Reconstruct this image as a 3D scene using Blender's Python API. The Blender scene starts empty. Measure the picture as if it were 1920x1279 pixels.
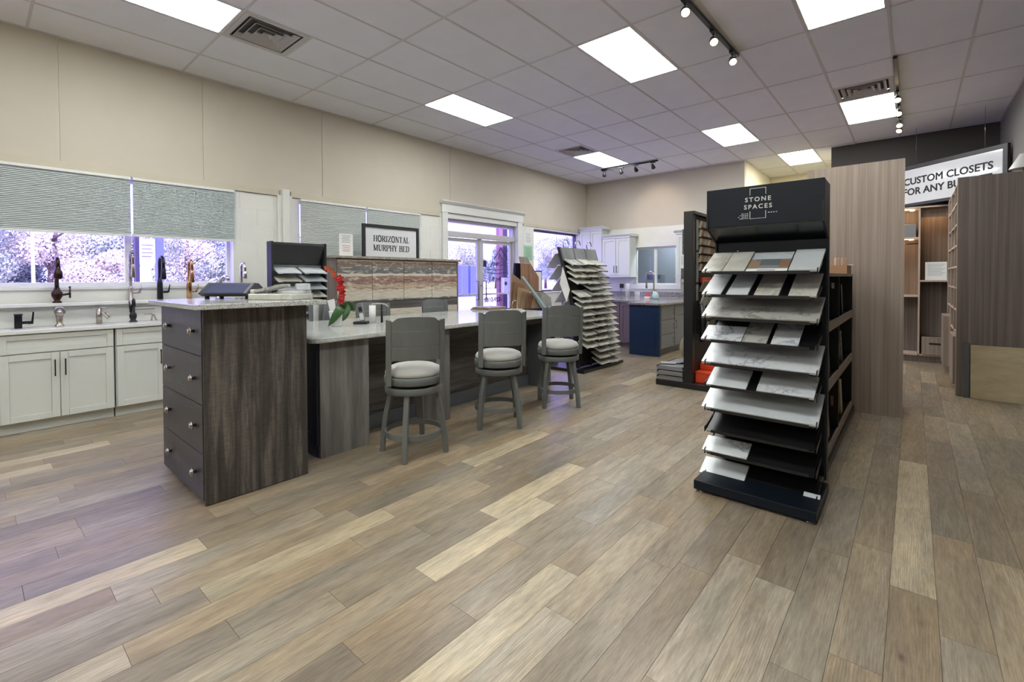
import bpy, bmesh, math, random
from math import sin, cos, pi, radians, sqrt
from mathutils import Vector, Matrix, Euler

random.seed(7)
SC = bpy.context.scene
COL = SC.collection

# ------------------------------------------------------------------ camera
CAM_H = 1.34
cd = bpy.data.cameras.new('camera')
cam = bpy.data.objects.new('camera', cd)
COL.objects.link(cam)
cd.sensor_width = 36.0
cd.lens = 876.29 / 1920 * 36.0
cd.shift_y = -(639.5 - 536.22) / 1920
cd.clip_start = 0.05
cd.clip_end = 400
cam.matrix_world = (Matrix.Translation((0, 0, CAM_H)) @ Matrix.Rotation(0.7094, 4, 'Z')
                    @ Matrix.Rotation(pi / 2 - 0.0170, 4, 'X') @ Matrix.Rotation(-0.0042, 4, 'Z'))
SC.camera = cam

# ------------------------------------------------------------------ world, sun, exposure
w = bpy.data.worlds.new('sky')
SC.world = w
w.use_nodes = True
wn = w.node_tree.nodes
wl = w.node_tree.links
bg = wn['Background']
bg.inputs['Color'].default_value = (0.74, 0.77, 1.0, 1)
bg.inputs['Strength'].default_value = 5.0
sd = bpy.data.lights.new('sun', 'SUN')
sd.energy = 22.0
sd.angle = 0.01
sd.color = (1.0, 0.97, 0.9)
sun = bpy.data.objects.new('sun', sd)
COL.objects.link(sun)
sun.rotation_euler = Euler((radians(38), 0, radians(75)))

SC.view_settings.view_transform = 'Standard'
SC.view_settings.look = 'None'
SC.view_settings.exposure = 0.0
SC.view_settings.gamma = 1.0
SC.view_settings.use_curve_mapping = False
SC.cycles.use_denoising = True
SC.cycles.max_bounces = 8
SC.cycles.diffuse_bounces = 4
SC.cycles.glossy_bounces = 3
SC.cycles.transmission_bounces = 4
SC.cycles.transparent_max_bounces = 12
SC.cycles.caustics_reflective = False
SC.cycles.caustics_refractive = False
SC.cycles.sample_clamp_indirect = 4.0

LAMP = 21.5      # strength of the ceiling light panels

# ------------------------------------------------------------------ materials
def srgb(r, g, b):
    f = lambda c: (c / 255 / 12.92) if c / 255 <= 0.04045 else ((c / 255 + 0.055) / 1.055) ** 2.4
    return (f(r), f(g), f(b), 1.0)

def newmat(name):
    m = bpy.data.materials.new(name)
    m.use_nodes = True
    nt = m.node_tree
    return m, nt, nt.nodes['Principled BSDF']

def flat(name, rgb, rough=0.6, metal=0.0, spec=0.5, bump=0.0, bscale=60.0, coat=0.0, var=0.04):
    """plain paint, metal or plastic with a faint procedural mottle"""
    m, nt, b = newmat(name)
    N, L = nt.nodes, nt.links
    b.inputs['Roughness'].default_value = rough
    b.inputs['Metallic'].default_value = metal
    b.inputs['Specular IOR Level'].default_value = spec
    b.inputs['Coat Weight'].default_value = coat
    tc = N.new('ShaderNodeTexCoord')
    no = N.new('ShaderNodeTexNoise')
    no.inputs['Scale'].default_value = 3.0
    no.inputs['Detail'].default_value = 3.0
    L.new(tc.outputs['Object'], no.inputs['Vector'])
    r = N.new('ShaderNodeValToRGB')
    c = srgb(*rgb)
    r.color_ramp.elements[0].position = 0.3
    r.color_ramp.elements[1].position = 0.7
    r.color_ramp.elements[0].color = tuple(x * (1 - var) for x in c[:3]) + (1,)
    r.color_ramp.elements[1].color = tuple(min(1, x * (1 + var)) for x in c[:3]) + (1,)
    L.new(no.outputs['Fac'], r.inputs['Fac'])
    L.new(r.outputs['Color'], b.inputs['Base Color'])
    if bump:
        n2 = N.new('ShaderNodeTexNoise')
        n2.inputs['Scale'].default_value = bscale
        L.new(tc.outputs['Object'], n2.inputs['Vector'])
        bp = N.new('ShaderNodeBump')
        bp.inputs['Strength'].default_value = bump
        bp.inputs['Distance'].default_value = 0.004
        L.new(n2.outputs['Fac'], bp.inputs['Height'])
        L.new(bp.outputs['Normal'], b.inputs['Normal'])
    return m

def emit(name, rgb, strength):
    m, nt, b = newmat(name)
    b.inputs['Base Color'].default_value = srgb(*rgb)
    b.inputs['Emission Color'].default_value = srgb(*rgb)
    b.inputs['Emission Strength'].default_value = strength
    return m

def vec_setup(nt, scale, rnd=0.0, offs=(0, 0, 0), obj=False):
    """object coordinates, shifted per object, scaled"""
    N, L = nt.nodes, nt.links
    tc = N.new('ShaderNodeTexCoord')
    mp = N.new('ShaderNodeMapping')
    mp.inputs['Scale'].default_value = scale
    mp.inputs['Location'].default_value = offs
    src = tc.outputs['Object']
    if rnd:
        oi = N.new('ShaderNodeObjectInfo')
        mu = N.new('ShaderNodeMath'); mu.operation = 'MULTIPLY'
        mu.inputs[1].default_value = rnd
        L.new(oi.outputs['Random'], mu.inputs[0])
        ad = N.new('ShaderNodeVectorMath'); ad.operation = 'ADD'
        L.new(src, ad.inputs[0])
        L.new(mu.outputs[0], ad.inputs[1])
        src = ad.outputs[0]
    L.new(src, mp.inputs['Vector'])
    return mp.outputs['Vector']

def ramp(nt, fac, stops, interp='LINEAR'):
    r = nt.nodes.new('ShaderNodeValToRGB')
    r.color_ramp.interpolation = interp
    e = r.color_ramp.elements
    while len(e) < len(stops):
        e.new(0.5)
    for el, (p, c) in zip(e, stops):
        el.position = p
        el.color = c if len(c) == 4 else tuple(c) + (1,)
    nt.links.new(fac, r.inputs['Fac'])
    return r.outputs['Color']

def mixc(nt, fac, a, b, mode='MIX'):
    x = nt.nodes.new('ShaderNodeMix')
    x.data_type = 'RGBA'
    x.blend_type = mode
    for sock, v in ((x.inputs[0], fac), (x.inputs[6], a), (x.inputs[7], b)):
        if hasattr(v, 'is_linked'):
            nt.links.new(v, sock)
        elif isinstance(v, (int, float)):
            sock.default_value = v
        else:
            sock.default_value = v if len(v) == 4 else tuple(v) + (1,)
    return x.outputs[2]

def noise(nt, vec, scale, detail=4, rough=0.6, dist=0.0):
    n = nt.nodes.new('ShaderNodeTexNoise')
    n.inputs['Scale'].default_value = scale
    n.inputs['Detail'].default_value = detail
    n.inputs['Roughness'].default_value = rough
    n.inputs['Distortion'].default_value = dist
    nt.links.new(vec, n.inputs['Vector'])
    return n.outputs['Fac']

def bumpn(nt, h, strength, b, dist=0.002):
    bp = nt.nodes.new('ShaderNodeBump')
    bp.inputs['Strength'].default_value = strength
    bp.inputs['Distance'].default_value = dist
    nt.links.new(h, bp.inputs['Height'])
    nt.links.new(bp.outputs['Normal'], b.inputs['Normal'])

def wood(name, stops, scale, rough=0.5, fine=(1, 1, 1), rnd=0.0, saw=None, bump=0.15, fine_amt=0.35, spec=0.4):
    """stretched grain: scale is small along the grain and large across it"""
    m, nt, b = newmat(name)
    v = vec_setup(nt, scale, rnd)
    n1 = noise(nt, v, 1.0, 5, 0.62, 0.4)
    c = ramp(nt, n1, stops)
    v2 = vec_setup(nt, tuple(s * 4 * f for s, f in zip(scale, fine)), rnd)
    n2 = noise(nt, v2, 1.0, 3, 0.7)
    g = ramp(nt, n2, [(0.30, (0.45, 0.45, 0.45)), (0.62, (1, 1, 1))])
    c = mixc(nt, fine_amt, c, g, 'MULTIPLY')
    h = n2
    if saw:
        v3 = vec_setup(nt, saw, rnd)
        n3 = noise(nt, v3, 1.0, 3, 0.6)
        g3 = ramp(nt, n3, [(0.35, (0.5, 0.5, 0.5)), (0.6, (1.1, 1.1, 1.1))])
        c = mixc(nt, 0.42, c, g3, 'MULTIPLY')
    nt.links.new(c, b.inputs['Base Color'])
    b.inputs['Roughness'].default_value = rough
    b.inputs['Specular IOR Level'].default_value = spec
    if bump:
        bumpn(nt, h, bump, b)
    return m

def floor_mat(name, attr=False):
    """vinyl oak planks; the tone of each plank comes from its object colour (or a face attribute)"""
    m, nt, b = newmat(name)
    N, L = nt.nodes, nt.links
    geo = N.new('ShaderNodeNewGeometry')
    if attr:
        at = N.new('ShaderNodeAttribute'); at.attribute_name = 'tone'
        tone = at.outputs['Color']; rnd = at.outputs['Alpha']
    else:
        oi = N.new('ShaderNodeObjectInfo')
        tone = oi.outputs['Color']; rnd = oi.outputs['Alpha']
    mu = N.new('ShaderNodeMath'); mu.operation = 'MULTIPLY'; mu.inputs[1].default_value = 37.0
    L.new(rnd, mu.inputs[0])
    ad = N.new('ShaderNodeVectorMath'); ad.operation = 'ADD'
    L.new(geo.outputs['Position'], ad.inputs[0]); L.new(mu.outputs[0], ad.inputs[1])
    def mapped(s):
        mp = N.new('ShaderNodeMapping'); mp.inputs['Scale'].default_value = s
        L.new(ad.outputs[0], mp.inputs['Vector'])
        return mp.outputs['Vector']
    broad = noise(nt, mapped((9, 1.6, 1)), 1.0, 3, 0.55, 0.6)
    c1 = ramp(nt, broad, [(0.25, (0.72, 0.71, 0.70)), (0.5, (0.97, 0.96, 0.95)), (0.75, (1.2, 1.19, 1.17))])
    c = mixc(nt, 1.0, tone, c1, 'MULTIPLY')
    # flecks and warm patches
    fl = noise(nt, mapped((46, 7, 1)), 1.0, 4, 0.7)
    c = mixc(nt, 0.9, c, ramp(nt, fl, [(0.32, (0.74, 0.73, 0.71)), (0.5, (1, 1, 1)), (0.7, (1.18, 1.18, 1.17))]), 'MULTIPLY')
    wm = noise(nt, mapped((5, 1.3, 1)), 1.0, 3, 0.6)
    c = mixc(nt, 0.8, c, ramp(nt, wm, [(0.38, (1.02, 0.985, 0.93)), (0.6, (0.95, 0.97, 1.0))]), 'MULTIPLY')
    # cathedral rings
    wv = N.new('ShaderNodeTexWave'); wv.wave_type = 'BANDS'; wv.bands_direction = 'X'
    wv.inputs['Scale'].default_value = 1.0
    wv.inputs['Distortion'].default_value = 12.0
    wv.inputs['Detail'].default_value = 2.0
    wv.inputs['Detail Scale'].default_value = 0.8
    L.new(mapped((34, 3.0, 1)), wv.inputs['Vector'])
    c2 = ramp(nt, wv.outputs['Fac'], [(0.0, (0.93, 0.92, 0.91)), (0.6, (1, 1, 1)), (0.92, (1.2, 1.21, 1.22))])
    mask = ramp(nt, noise(nt, mapped((3, 1.0, 1)), 1.3, 2), [(0.45, (0, 0, 0)), (0.6, (1, 1, 1))])
    sep = N.new('ShaderNodeSeparateColor'); L.new(mask, sep.inputs[0])
    c = mixc(nt, sep.outputs[0], c, mixc(nt, 1.0, c, c2, 'MULTIPLY'))
    # fine pale scratches along the grain
    fine = noise(nt, mapped((170, 9, 1)), 1.0, 3, 0.7)
    c3 = ramp(nt, fine, [(0.3, (0.72, 0.71, 0.70)), (0.52, (1, 1, 1)), (0.74, (1.3, 1.3, 1.3))])
    c = mixc(nt, 0.75, c, c3, 'MULTIPLY')
    # small dark knots
    kn = N.new('ShaderNodeTexVoronoi'); kn.inputs['Scale'].default_value = 1.0
    L.new(mapped((4.0, 1.9, 1)), kn.inputs['Vector'])
    kc = ramp(nt, kn.outputs['Distance'], [(0.0, (0.35, 0.3, 0.26)), (0.045, (0.8, 0.78, 0.76)), (0.075, (1, 1, 1))])
    c = mixc(nt, 1.0, c, kc, 'MULTIPLY')
    L.new(c, b.inputs['Base Color'])
    rr = ramp(nt, fine, [(0.3, (0.40,) * 3), (0.7, (0.28,) * 3)])
    L.new(rr, b.inputs['Roughness'])
    b.inputs['Specular IOR Level'].default_value = 0.55
    bumpn(nt, fine, 0.18, b, 0.001)
    return m

def granite(name, stops, scale=90.0, rough=0.12):
    m, nt, b = newmat(name)
    v = vec_setup(nt, (1, 1, 1))
    n1 = noise(nt, v, scale, 3, 0.7)
    c = ramp(nt, n1, stops)
    n2 = noise(nt, v, scale * 0.12, 4, 0.6, 1.0)
    c = mixc(nt, 0.5, c, ramp(nt, n2, [(0.35, (0.72, 0.73, 0.72)), (0.6, (1.08, 1.08, 1.06))]), 'MULTIPLY')
    nt.links.new(c, b.inputs['Base Color'])
    b.inputs['Roughness'].default_value = rough
    return m

def marble(name, base, vein, scale=4.0, rough=0.2, amt=1.0, width=0.035):
    m, nt, b = newmat(name)
    v = vec_setup(nt, (1, 1, 1), 23.0)
    n1 = noise(nt, v, scale, 6, 0.62, 0.5)
    c = ramp(nt, n1, [(0.5 - width * 2, (1, 1, 1)), (0.5, vein), (0.5 + width, (1, 1, 1))])
    msk = ramp(nt, noise(nt, v, scale * 0.6, 2), [(0.42, (0, 0, 0)), (0.6, (amt, amt, amt))])
    sep = nt.nodes.new('ShaderNodeSeparateColor'); nt.links.new(msk, sep.inputs[0])
    c = mixc(nt, sep.outputs[0], (1, 1, 1), c)
    cloud = ramp(nt, noise(nt, v, scale * 0.8, 3), [(0.3, tuple(x * 0.86 for x in base[:3])), (0.7, base[:3])])
    c = mixc(nt, 1.0, cloud, c, 'MULTIPLY')
    nt.links.new(c, b.inputs['Base Color'])
    b.inputs['Roughness'].default_value = rough
    return m

def glass(name, tint, refl=0.08):
    m = bpy.data.materials.new(name)
    m.use_nodes = True
    nt = m.node_tree
    nt.nodes.remove(nt.nodes['Principled BSDF'])
    out = nt.nodes['Material Output']
    t = nt.nodes.new('ShaderNodeBsdfTransparent'); t.inputs['Color'].default_value = tint
    g = nt.nodes.new('ShaderNodeBsdfGlossy'); g.inputs['Roughness'].default_value = 0.02
    mx = nt.nodes.new('ShaderNodeMixShader')
    fr = nt.nodes.new('ShaderNodeLayerWeight'); fr.inputs['Blend'].default_value = 0.12
    mu = nt.nodes.new('ShaderNodeMath'); mu.operation = 'MULTIPLY'; mu.inputs[1].default_value = 0.5
    nt.links.new(fr.outputs['Facing'], mu.inputs[0])
    nt.links.new(mu.outputs[0], mx.inputs[0])
    nt.links.new(t.outputs[0], mx.inputs[1]); nt.links.new(g.outputs[0], mx.inputs[2])
    nt.links.new(mx.outputs[0], out.inputs['Surface'])
    return m

def c3(r, g, b): return srgb(r, g, b)[:3]

M = {}
M['beige'] = flat('beige_paint', (200, 192, 176), 0.75, bump=0.05, var=0.02)
M['beige_trim'] = flat('beige_trim', (196, 188, 168), 0.6, var=0.02)
M['block'] = flat('white_block_paint', (226, 226, 218), 0.7, bump=0.25, bscale=25, var=0.03)
M['white'] = flat('white_satin_paint', (226, 227, 222), 0.4, var=0.015)
M['white_cab'] = flat('white_cabinet_lacquer', (214, 217, 211), 0.35, var=0.01)
M['white_gloss'] = flat('white_quartz', (225, 226, 222), 0.15, var=0.03)
M['ceil'] = flat('ceiling_board', (242, 243, 246), 0.9, bump=0.3, bscale=120, var=0.02)
M['grid'] = flat('ceiling_grid', (214, 210, 208), 0.6, var=0.01)
M['grid_dark'] = flat('ceiling_plenum', (90, 88, 86), 0.9)
M['dark_wall'] = flat('charcoal_paint', (78, 75, 71), 0.7, var=0.03)
M['dark_wall2'] = flat('grey_paint', (120, 117, 114), 0.7, var=0.03)
M['cream'] = flat('cream_paint', (226, 217, 190), 0.75, var=0.02)
M['slab'] = flat('floor_underlay', (52, 46, 40), 0.9)
M['floor'] = floor_mat('oak_vinyl')
M['floor_far'] = floor_mat('oak_vinyl_far', True)
M['lamp'] = emit('light_diffuser', (246, 249, 248), LAMP)
M['lampframe'] = flat('lamp_frame', (235, 235, 232), 0.4)
M['vent'] = flat('vent_metal', (196, 193, 190), 0.45)
M['black'] = flat('black_powder_coat', (20, 20, 22), 0.35, var=0.1)
M['black_soft'] = flat('black_matte', (22, 22, 24), 0.6, var=0.1)
M['navy_black'] = flat('blue_black_lacquer', (16, 24, 33), 0.42, 0.0, 0.25, var=0.08)
M['navy_black2'] = flat('blue_black_gloss', (12, 14, 17), 0.22, var=0.08)
M['chrome'] = flat('polished_chrome', (205, 205, 210), 0.12, 1.0)
M['nickel'] = flat('brushed_nickel', (176, 168, 158), 0.28, 1.0)
M['bronze'] = flat('dark_bronze', (62, 46, 42), 0.3, 0.85)
M['gold'] = flat('brushed_gold', (190, 148, 104), 0.25, 1.0)
M['faucet_black'] = flat('matte_black_metal', (30, 30, 36), 0.35, 0.4)
M['knob'] = flat('satin_steel', (190, 186, 180), 0.22, 1.0)
M['alu'] = flat('door_aluminium', (196, 194, 198), 0.4, 0.0)
M['alu_dark'] = flat('dark_aluminium', (96, 92, 104), 0.5, 0.3)  # darker aluminium for handles, spray head and far window frame
M['blind'] = None
M['glass'] = glass('violet_daylight_glass', (0.66, 0.62, 1.0, 1))  # violet cast of the daylight is put into the pane colour
M['glass_clear'] = glass('clear_glass', (0.9, 0.92, 0.95, 1))
M['stool'] = wood('grey_painted_wood', [(0.3, c3(100, 103, 101)), (0.7, c3(116, 119, 117))], (3, 3, 1.2), 0.42, bump=0.05, fine_amt=0.12)
M['cushion'] = flat('pale_linen', (184, 183, 177), 0.9, bump=0.3, bscale=300)
M['darkwood'] = wood('rough_sawn_charcoal_wood', [(0.25, c3(46, 43, 41)), (0.5, c3(82, 77, 72)), (0.78, c3(136, 129, 120))],
                     (24, 24, 1.5), 0.5, saw=(18, 18, 150), bump=0.2, fine_amt=0.4)
M['drawerwood'] = wood('charcoal_drawer_wood', [(0.25, c3(56, 54, 56)), (0.55, c3(72, 69, 71)), (0.8, c3(92, 88, 89))],
                       (1.2, 4, 12), 0.42, saw=(100, 4, 3), bump=0.1, fine_amt=0.25)
M['greywood'] = wood('grey_washed_wood', [(0.25, c3(90, 87, 84)), (0.5, c3(122, 119, 115)), (0.8, c3(160, 157, 152))],
                     (11, 11, 0.9), 0.45, bump=0.1, fine_amt=0.3)
M['greywood_h'] = wood('grey_weathered_wood', [(0.25, c3(62, 58, 55)), (0.5, c3(92, 88, 84)), (0.8, c3(128, 124, 120))],
                       (4, 1.2, 14), 0.45, bump=0.1, fine_amt=0.3)
M['navywood'] = flat('navy_black_lacquer', (28, 30, 46), 0.3)
M['bluegrey'] = flat('blue_grey_paint', (98, 104, 108), 0.4)
M['taupe'] = wood('taupe_wood_laminate', [(0.22, c3(124, 108, 97)), (0.5, c3(154, 138, 125)), (0.8, c3(178, 163, 149))],
                  (26, 26, 0.35), 0.42, fine=(1, 1, 1), bump=0.05, fine_amt=0.3)
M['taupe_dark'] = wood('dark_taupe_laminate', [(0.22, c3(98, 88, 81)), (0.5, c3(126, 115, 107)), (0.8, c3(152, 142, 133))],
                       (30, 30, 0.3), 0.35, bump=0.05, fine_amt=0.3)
M['closet_warm'] = wood('warm_closet_laminate', [(0.22, c3(112, 90, 72)), (0.5, c3(140, 116, 96)), (0.8, c3(166, 141, 120))],
                        (26, 26, 0.4), 0.5, bump=0.05, fine_amt=0.3)
M['edge'] = flat('pale_edge_band', (190, 172, 155), 0.5)
M['ply'] = wood('birch_plywood', [(0.2, c3(184, 166, 130)), (0.5, c3(204, 188, 152)), (0.8, c3(220, 206, 172))], (2.2, 5, 7), 0.4,
                bump=0.05, fine_amt=0.2)
M['granite'] = granite('pale_speckled_granite', [(0.30, c3(96, 94, 92)), (0.40, c3(158, 158, 154)), (0.50, c3(198, 200, 195)), (0.68, c3(220, 221, 217))], 130.0)
M['granite_dark'] = granite('mottled_grey_granite', [(0.32, c3(60, 54, 60)), (0.45, c3(120, 114, 118)), (0.6, c3(176, 172, 172))], 60)
M['marble_white'] = marble('white_veined_marble', c3(214, 218, 220), (0.35, 0.36, 0.42), 5, amt=0.85, width=.022)
M['marble_plain'] = marble('white_quartz_slab', c3(206, 212, 214), (0.8, 0.8, 0.82), 3, amt=0.5)
M['marble_grey'] = marble('grey_stone_slab', c3(176, 176, 168), (0.45, 0.43, 0.42), 7, amt=0.9)
M['marble_cream'] = marble('cream_veined_quartz', c3(208, 208, 198), (0.66, 0.63, 0.58), 6, amt=1.0, width=0.08)
M['stone_sample'] = marble('stone_chip', c3(206, 204, 190), (0.5, 0.48, 0.45), 16, 0.35, amt=0.8)
M['stone_sample2'] = marble('speckled_stone_chip', c3(182, 178, 166), (0.3, 0.28, 0.28), 30, 0.35, amt=0.9)
M['stone_edge'] = flat('chiselled_edge', (88, 84, 66), 0.8, bump=0.6)
M['navy'] = flat('navy_cabinet_lacquer', (20, 44, 80), 0.35)
M['greycab'] = flat('grey_cabinet_lacquer', (112, 114, 118), 0.4)
M['mauve'] = wood('mauve_grey_wood', [(0.3, c3(104, 90, 98)), (0.7, c3(128, 114, 122))], (18, 18, 0.8), 0.45, bump=0.05, fine_amt=0.2)
M['letter'] = flat('black_lettering', (24, 24, 26), 0.5)
M['letter_white'] = flat('white_lettering', (214, 216, 214), 0.5)
M['letter_grey'] = flat('grey_print', (120, 118, 118), 0.6)
M['letter_red'] = flat('red_print', (196, 92, 92), 0.6)
M['paper'] = flat('paper', (232, 232, 228), 0.7)
M['paper_green'] = flat('green_paper', (158, 200, 170), 0.7)
M['red'] = flat('red_petals', (190, 24, 22), 0.5)
M['orange'] = flat('orange_plastic', (206, 66, 28), 0.45)
M['petal_orange'] = flat('orange_petals', (214, 90, 48), 0.5)
M['leaf'] = flat('orchid_leaf', (44, 82, 36), 0.35)
M['stem'] = flat('plant_stem', (88, 92, 56), 0.5)
M['card'] = flat('cardboard', (178, 134, 98), 0.8)
M['grey_plastic'] = flat('grey_plastic', (120, 122, 124), 0.4)
M['dark_plastic'] = flat('dark_plastic', (46, 48, 54), 0.3)
M['screen'] = flat('tablet_screen', (70, 74, 104), 0.12)
M['sign_face'] = flat('glossy_sign_face', (216, 217, 218), 0.12, coat=0.6)
M['mirror_frame'] = flat('charcoal_frame', (52, 52, 52), 0.4)
M['oakboard'] = wood('brown_oak_board', [(0.25, c3(112, 78, 58)), (0.5, c3(146, 106, 82)), (0.8, c3(178, 140, 112))], (20, 20, 1.0), 0.4, rnd=9.0)
M['greyboard'] = wood('grey_oak_board', [(0.25, c3(128, 120, 108)), (0.6, c3(162, 154, 140)), (0.8, c3(184, 176, 162))], (20, 20, 1.0), 0.4, rnd=9.0)
M['teal'] = flat('pale_teal_board', (170, 200, 196), 0.3)
M['rock'] = flat('rough_rock', (140, 128, 112), 0.9, bump=1.0, bscale=20, var=0.25)
M['pebble_grey'] = flat('grey_mosaic', (122, 126, 126), 0.5, var=0.25, bump=0.8, bscale=90)
for i, c in enumerate([(196, 178, 148), (176, 150, 118), (150, 122, 96), (204, 192, 170), (164, 156, 146), (140, 104, 76)]):
    M['chip%d' % i] = flat('wood_chip_%d' % i, c, 0.5, var=0.12)
M['ground'] = flat('sunlit_concrete', (206, 200, 190), 0.9, var=0.06)
M['brickred'] = flat('painted_red_column', (146, 104, 108), 0.7)
M['post_purple'] = flat('shade_and_post_purple', (52, 48, 58), 0.6)  # shaded side of the porch column, also one notice board post
M['post_white'] = flat('white_porch_paint', (222, 222, 226), 0.6)
M['container'] = flat('blue_container', (96, 106, 150), 0.5)
M['bark'] = flat('tree_bark', (96, 84, 72), 0.9)
M['room_grey'] = flat('office_grey', (116, 122, 128), 0.8)
M['neon'] = emit('neon_tube', (236, 170, 190), 1.4)
M['warm_lamp'] = emit('warm_bulb', (255, 226, 176), 14.0)
M['led'] = emit('led_puck', (255, 236, 200), 6.0)

def leafmat(name, a, b_):
    m, nt, b = newmat(name)
    v = vec_setup(nt, (1, 1, 1), 11.0)
    c = ramp(nt, noise(nt, v, 1.6, 3), [(0.35, c3(*a)), (0.65, c3(*b_))])
    nt.links.new(c, b.inputs['Base Color'])
    b.inputs['Roughness'].default_value = 0.7
    b.inputs['Specular IOR Level'].default_value = 0.2
    return m
M['foliage0'] = leafmat('green_foliage', (112, 128, 104), (190, 196, 168))
M['foliage1'] = leafmat('yellow_foliage', (176, 170, 140), (232, 224, 200))
M['foliage2'] = leafmat('dark_foliage', (84, 100, 96), (146, 158, 146))

def blindmat(col=(188, 198, 194)):
    m, nt, b = newmat('cellular_shade_fabric')
    b.inputs['Base Color'].default_value = srgb(*col)
    b.inputs['Roughness'].default_value = 0.9
    tr = nt.nodes.new('ShaderNodeBsdfTranslucent'); tr.inputs['Color'].default_value = srgb(150, 160, 160)
    mx = nt.nodes.new('ShaderNodeMixShader'); mx.inputs[0].default_value = 0.12
    out = nt.nodes['Material Output']
    nt.links.new(b.outputs[0], mx.inputs[1]); nt.links.new(tr.outputs[0], mx.inputs[2])
    nt.links.new(mx.outputs[0], out.inputs['Surface'])
    return m
M['blind'] = blindmat((206, 214, 214))
M['blind2'] = blindmat((222, 226, 222))

def distressed():
    """printed reclaimed-plank laminate: stacked colour bands with horizontal grain and worn paint"""
    m, nt, b = newmat('reclaimed_plank_laminate')
    N, L = nt.nodes, nt.links
    geo = N.new('ShaderNodeNewGeometry')
    oi = N.new('ShaderNodeObjectInfo')
    sx = N.new('ShaderNodeSeparateXYZ'); L.new(geo.outputs['Position'], sx.inputs[0])
    v = vec_setup(nt, (3, 4.5, 62), 17.0)
    n1 = noise(nt, v, 1.0, 6, 0.75, 1.4)
    # bands over height
    mr = N.new('ShaderNodeMapRange'); mr.inputs[1].default_value = 0.80; mr.inputs[2].default_value = 1.62
    L.new(sx.outputs[2], mr.inputs[0])
    wob = N.new('ShaderNodeMath'); wob.operation = 'MULTIPLY_ADD'; wob.inputs[1].default_value = 0.09; 
    v2 = vec_setup(nt, (1.5, 2.5, 5), 31.0)
    n2 = noise(nt, v2, 1.0, 3)
    L.new(n2, wob.inputs[0]); L.new(mr.outputs[0], wob.inputs[2])
    cream, tan, red, slate, brown = c3(206, 198, 180), c3(178, 160, 138), c3(146, 116, 104), c3(104, 106, 106), c3(128, 110, 98)
    col = ramp(nt, wob.outputs[0], [(0.0, cream), (0.26, slate), (0.335, cream), (0.52, tan), (0.62, red), (0.75, cream),
                                    (0.79, slate), (0.90, brown), (0.99, tan)], 'CONSTANT')
    g = ramp(nt, n1, [(0.32, (0.5, 0.48, 0.47)), (0.5, (1.0, 0.99, 0.98)), (0.7, (1.25, 1.24, 1.22))])
    c = mixc(nt, 0.85, col, g, 'MULTIPLY')
    # chevron grain in the reddish middle band
    mpv = N.new('ShaderNodeMapping'); mpv.inputs['Rotation'].default_value = (radians(38), 0, 0); mpv.inputs['Scale'].default_value = (3, 5, 34)
    L.new(v2, mpv.inputs['Vector'])
    ch = ramp(nt, noise(nt, mpv.outputs[0], 0.5, 3, 0.6, 0.3), [(0.38, (0.5, 0.46, 0.46)), (0.52, (1.05, 1.02, 1.0)), (0.66, (1.3, 1.26, 1.2))])
    zm = ramp(nt, mr.outputs[0], [(0.38, (0, 0, 0)), (0.46, (1, 1, 1)), (0.62, (1, 1, 1)), (0.70, (0, 0, 0))])
    zs_ = N.new('ShaderNodeSeparateColor'); L.new(zm, zs_.inputs[0])
    c = mixc(nt, zs_.outputs[0], c, mixc(nt, 1.0, c, ch, 'MULTIPLY'))
    worn = ramp(nt, noise(nt, vec_setup(nt, (9, 9, 30), 5.0), 1.0, 4, 0.7), [(0.52, (0, 0, 0)), (0.62, (0.75, 0.75, 0.75))])
    sp = N.new('ShaderNodeSeparateColor'); L.new(worn, sp.inputs[0])
    c = mixc(nt, sp.outputs[0], c, c3(206, 198, 180))
    L.new(c, b.inputs['Base Color'])
    b.inputs['Roughness'].default_value = 0.5
    return m
M['distressed'] = distressed()

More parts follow.
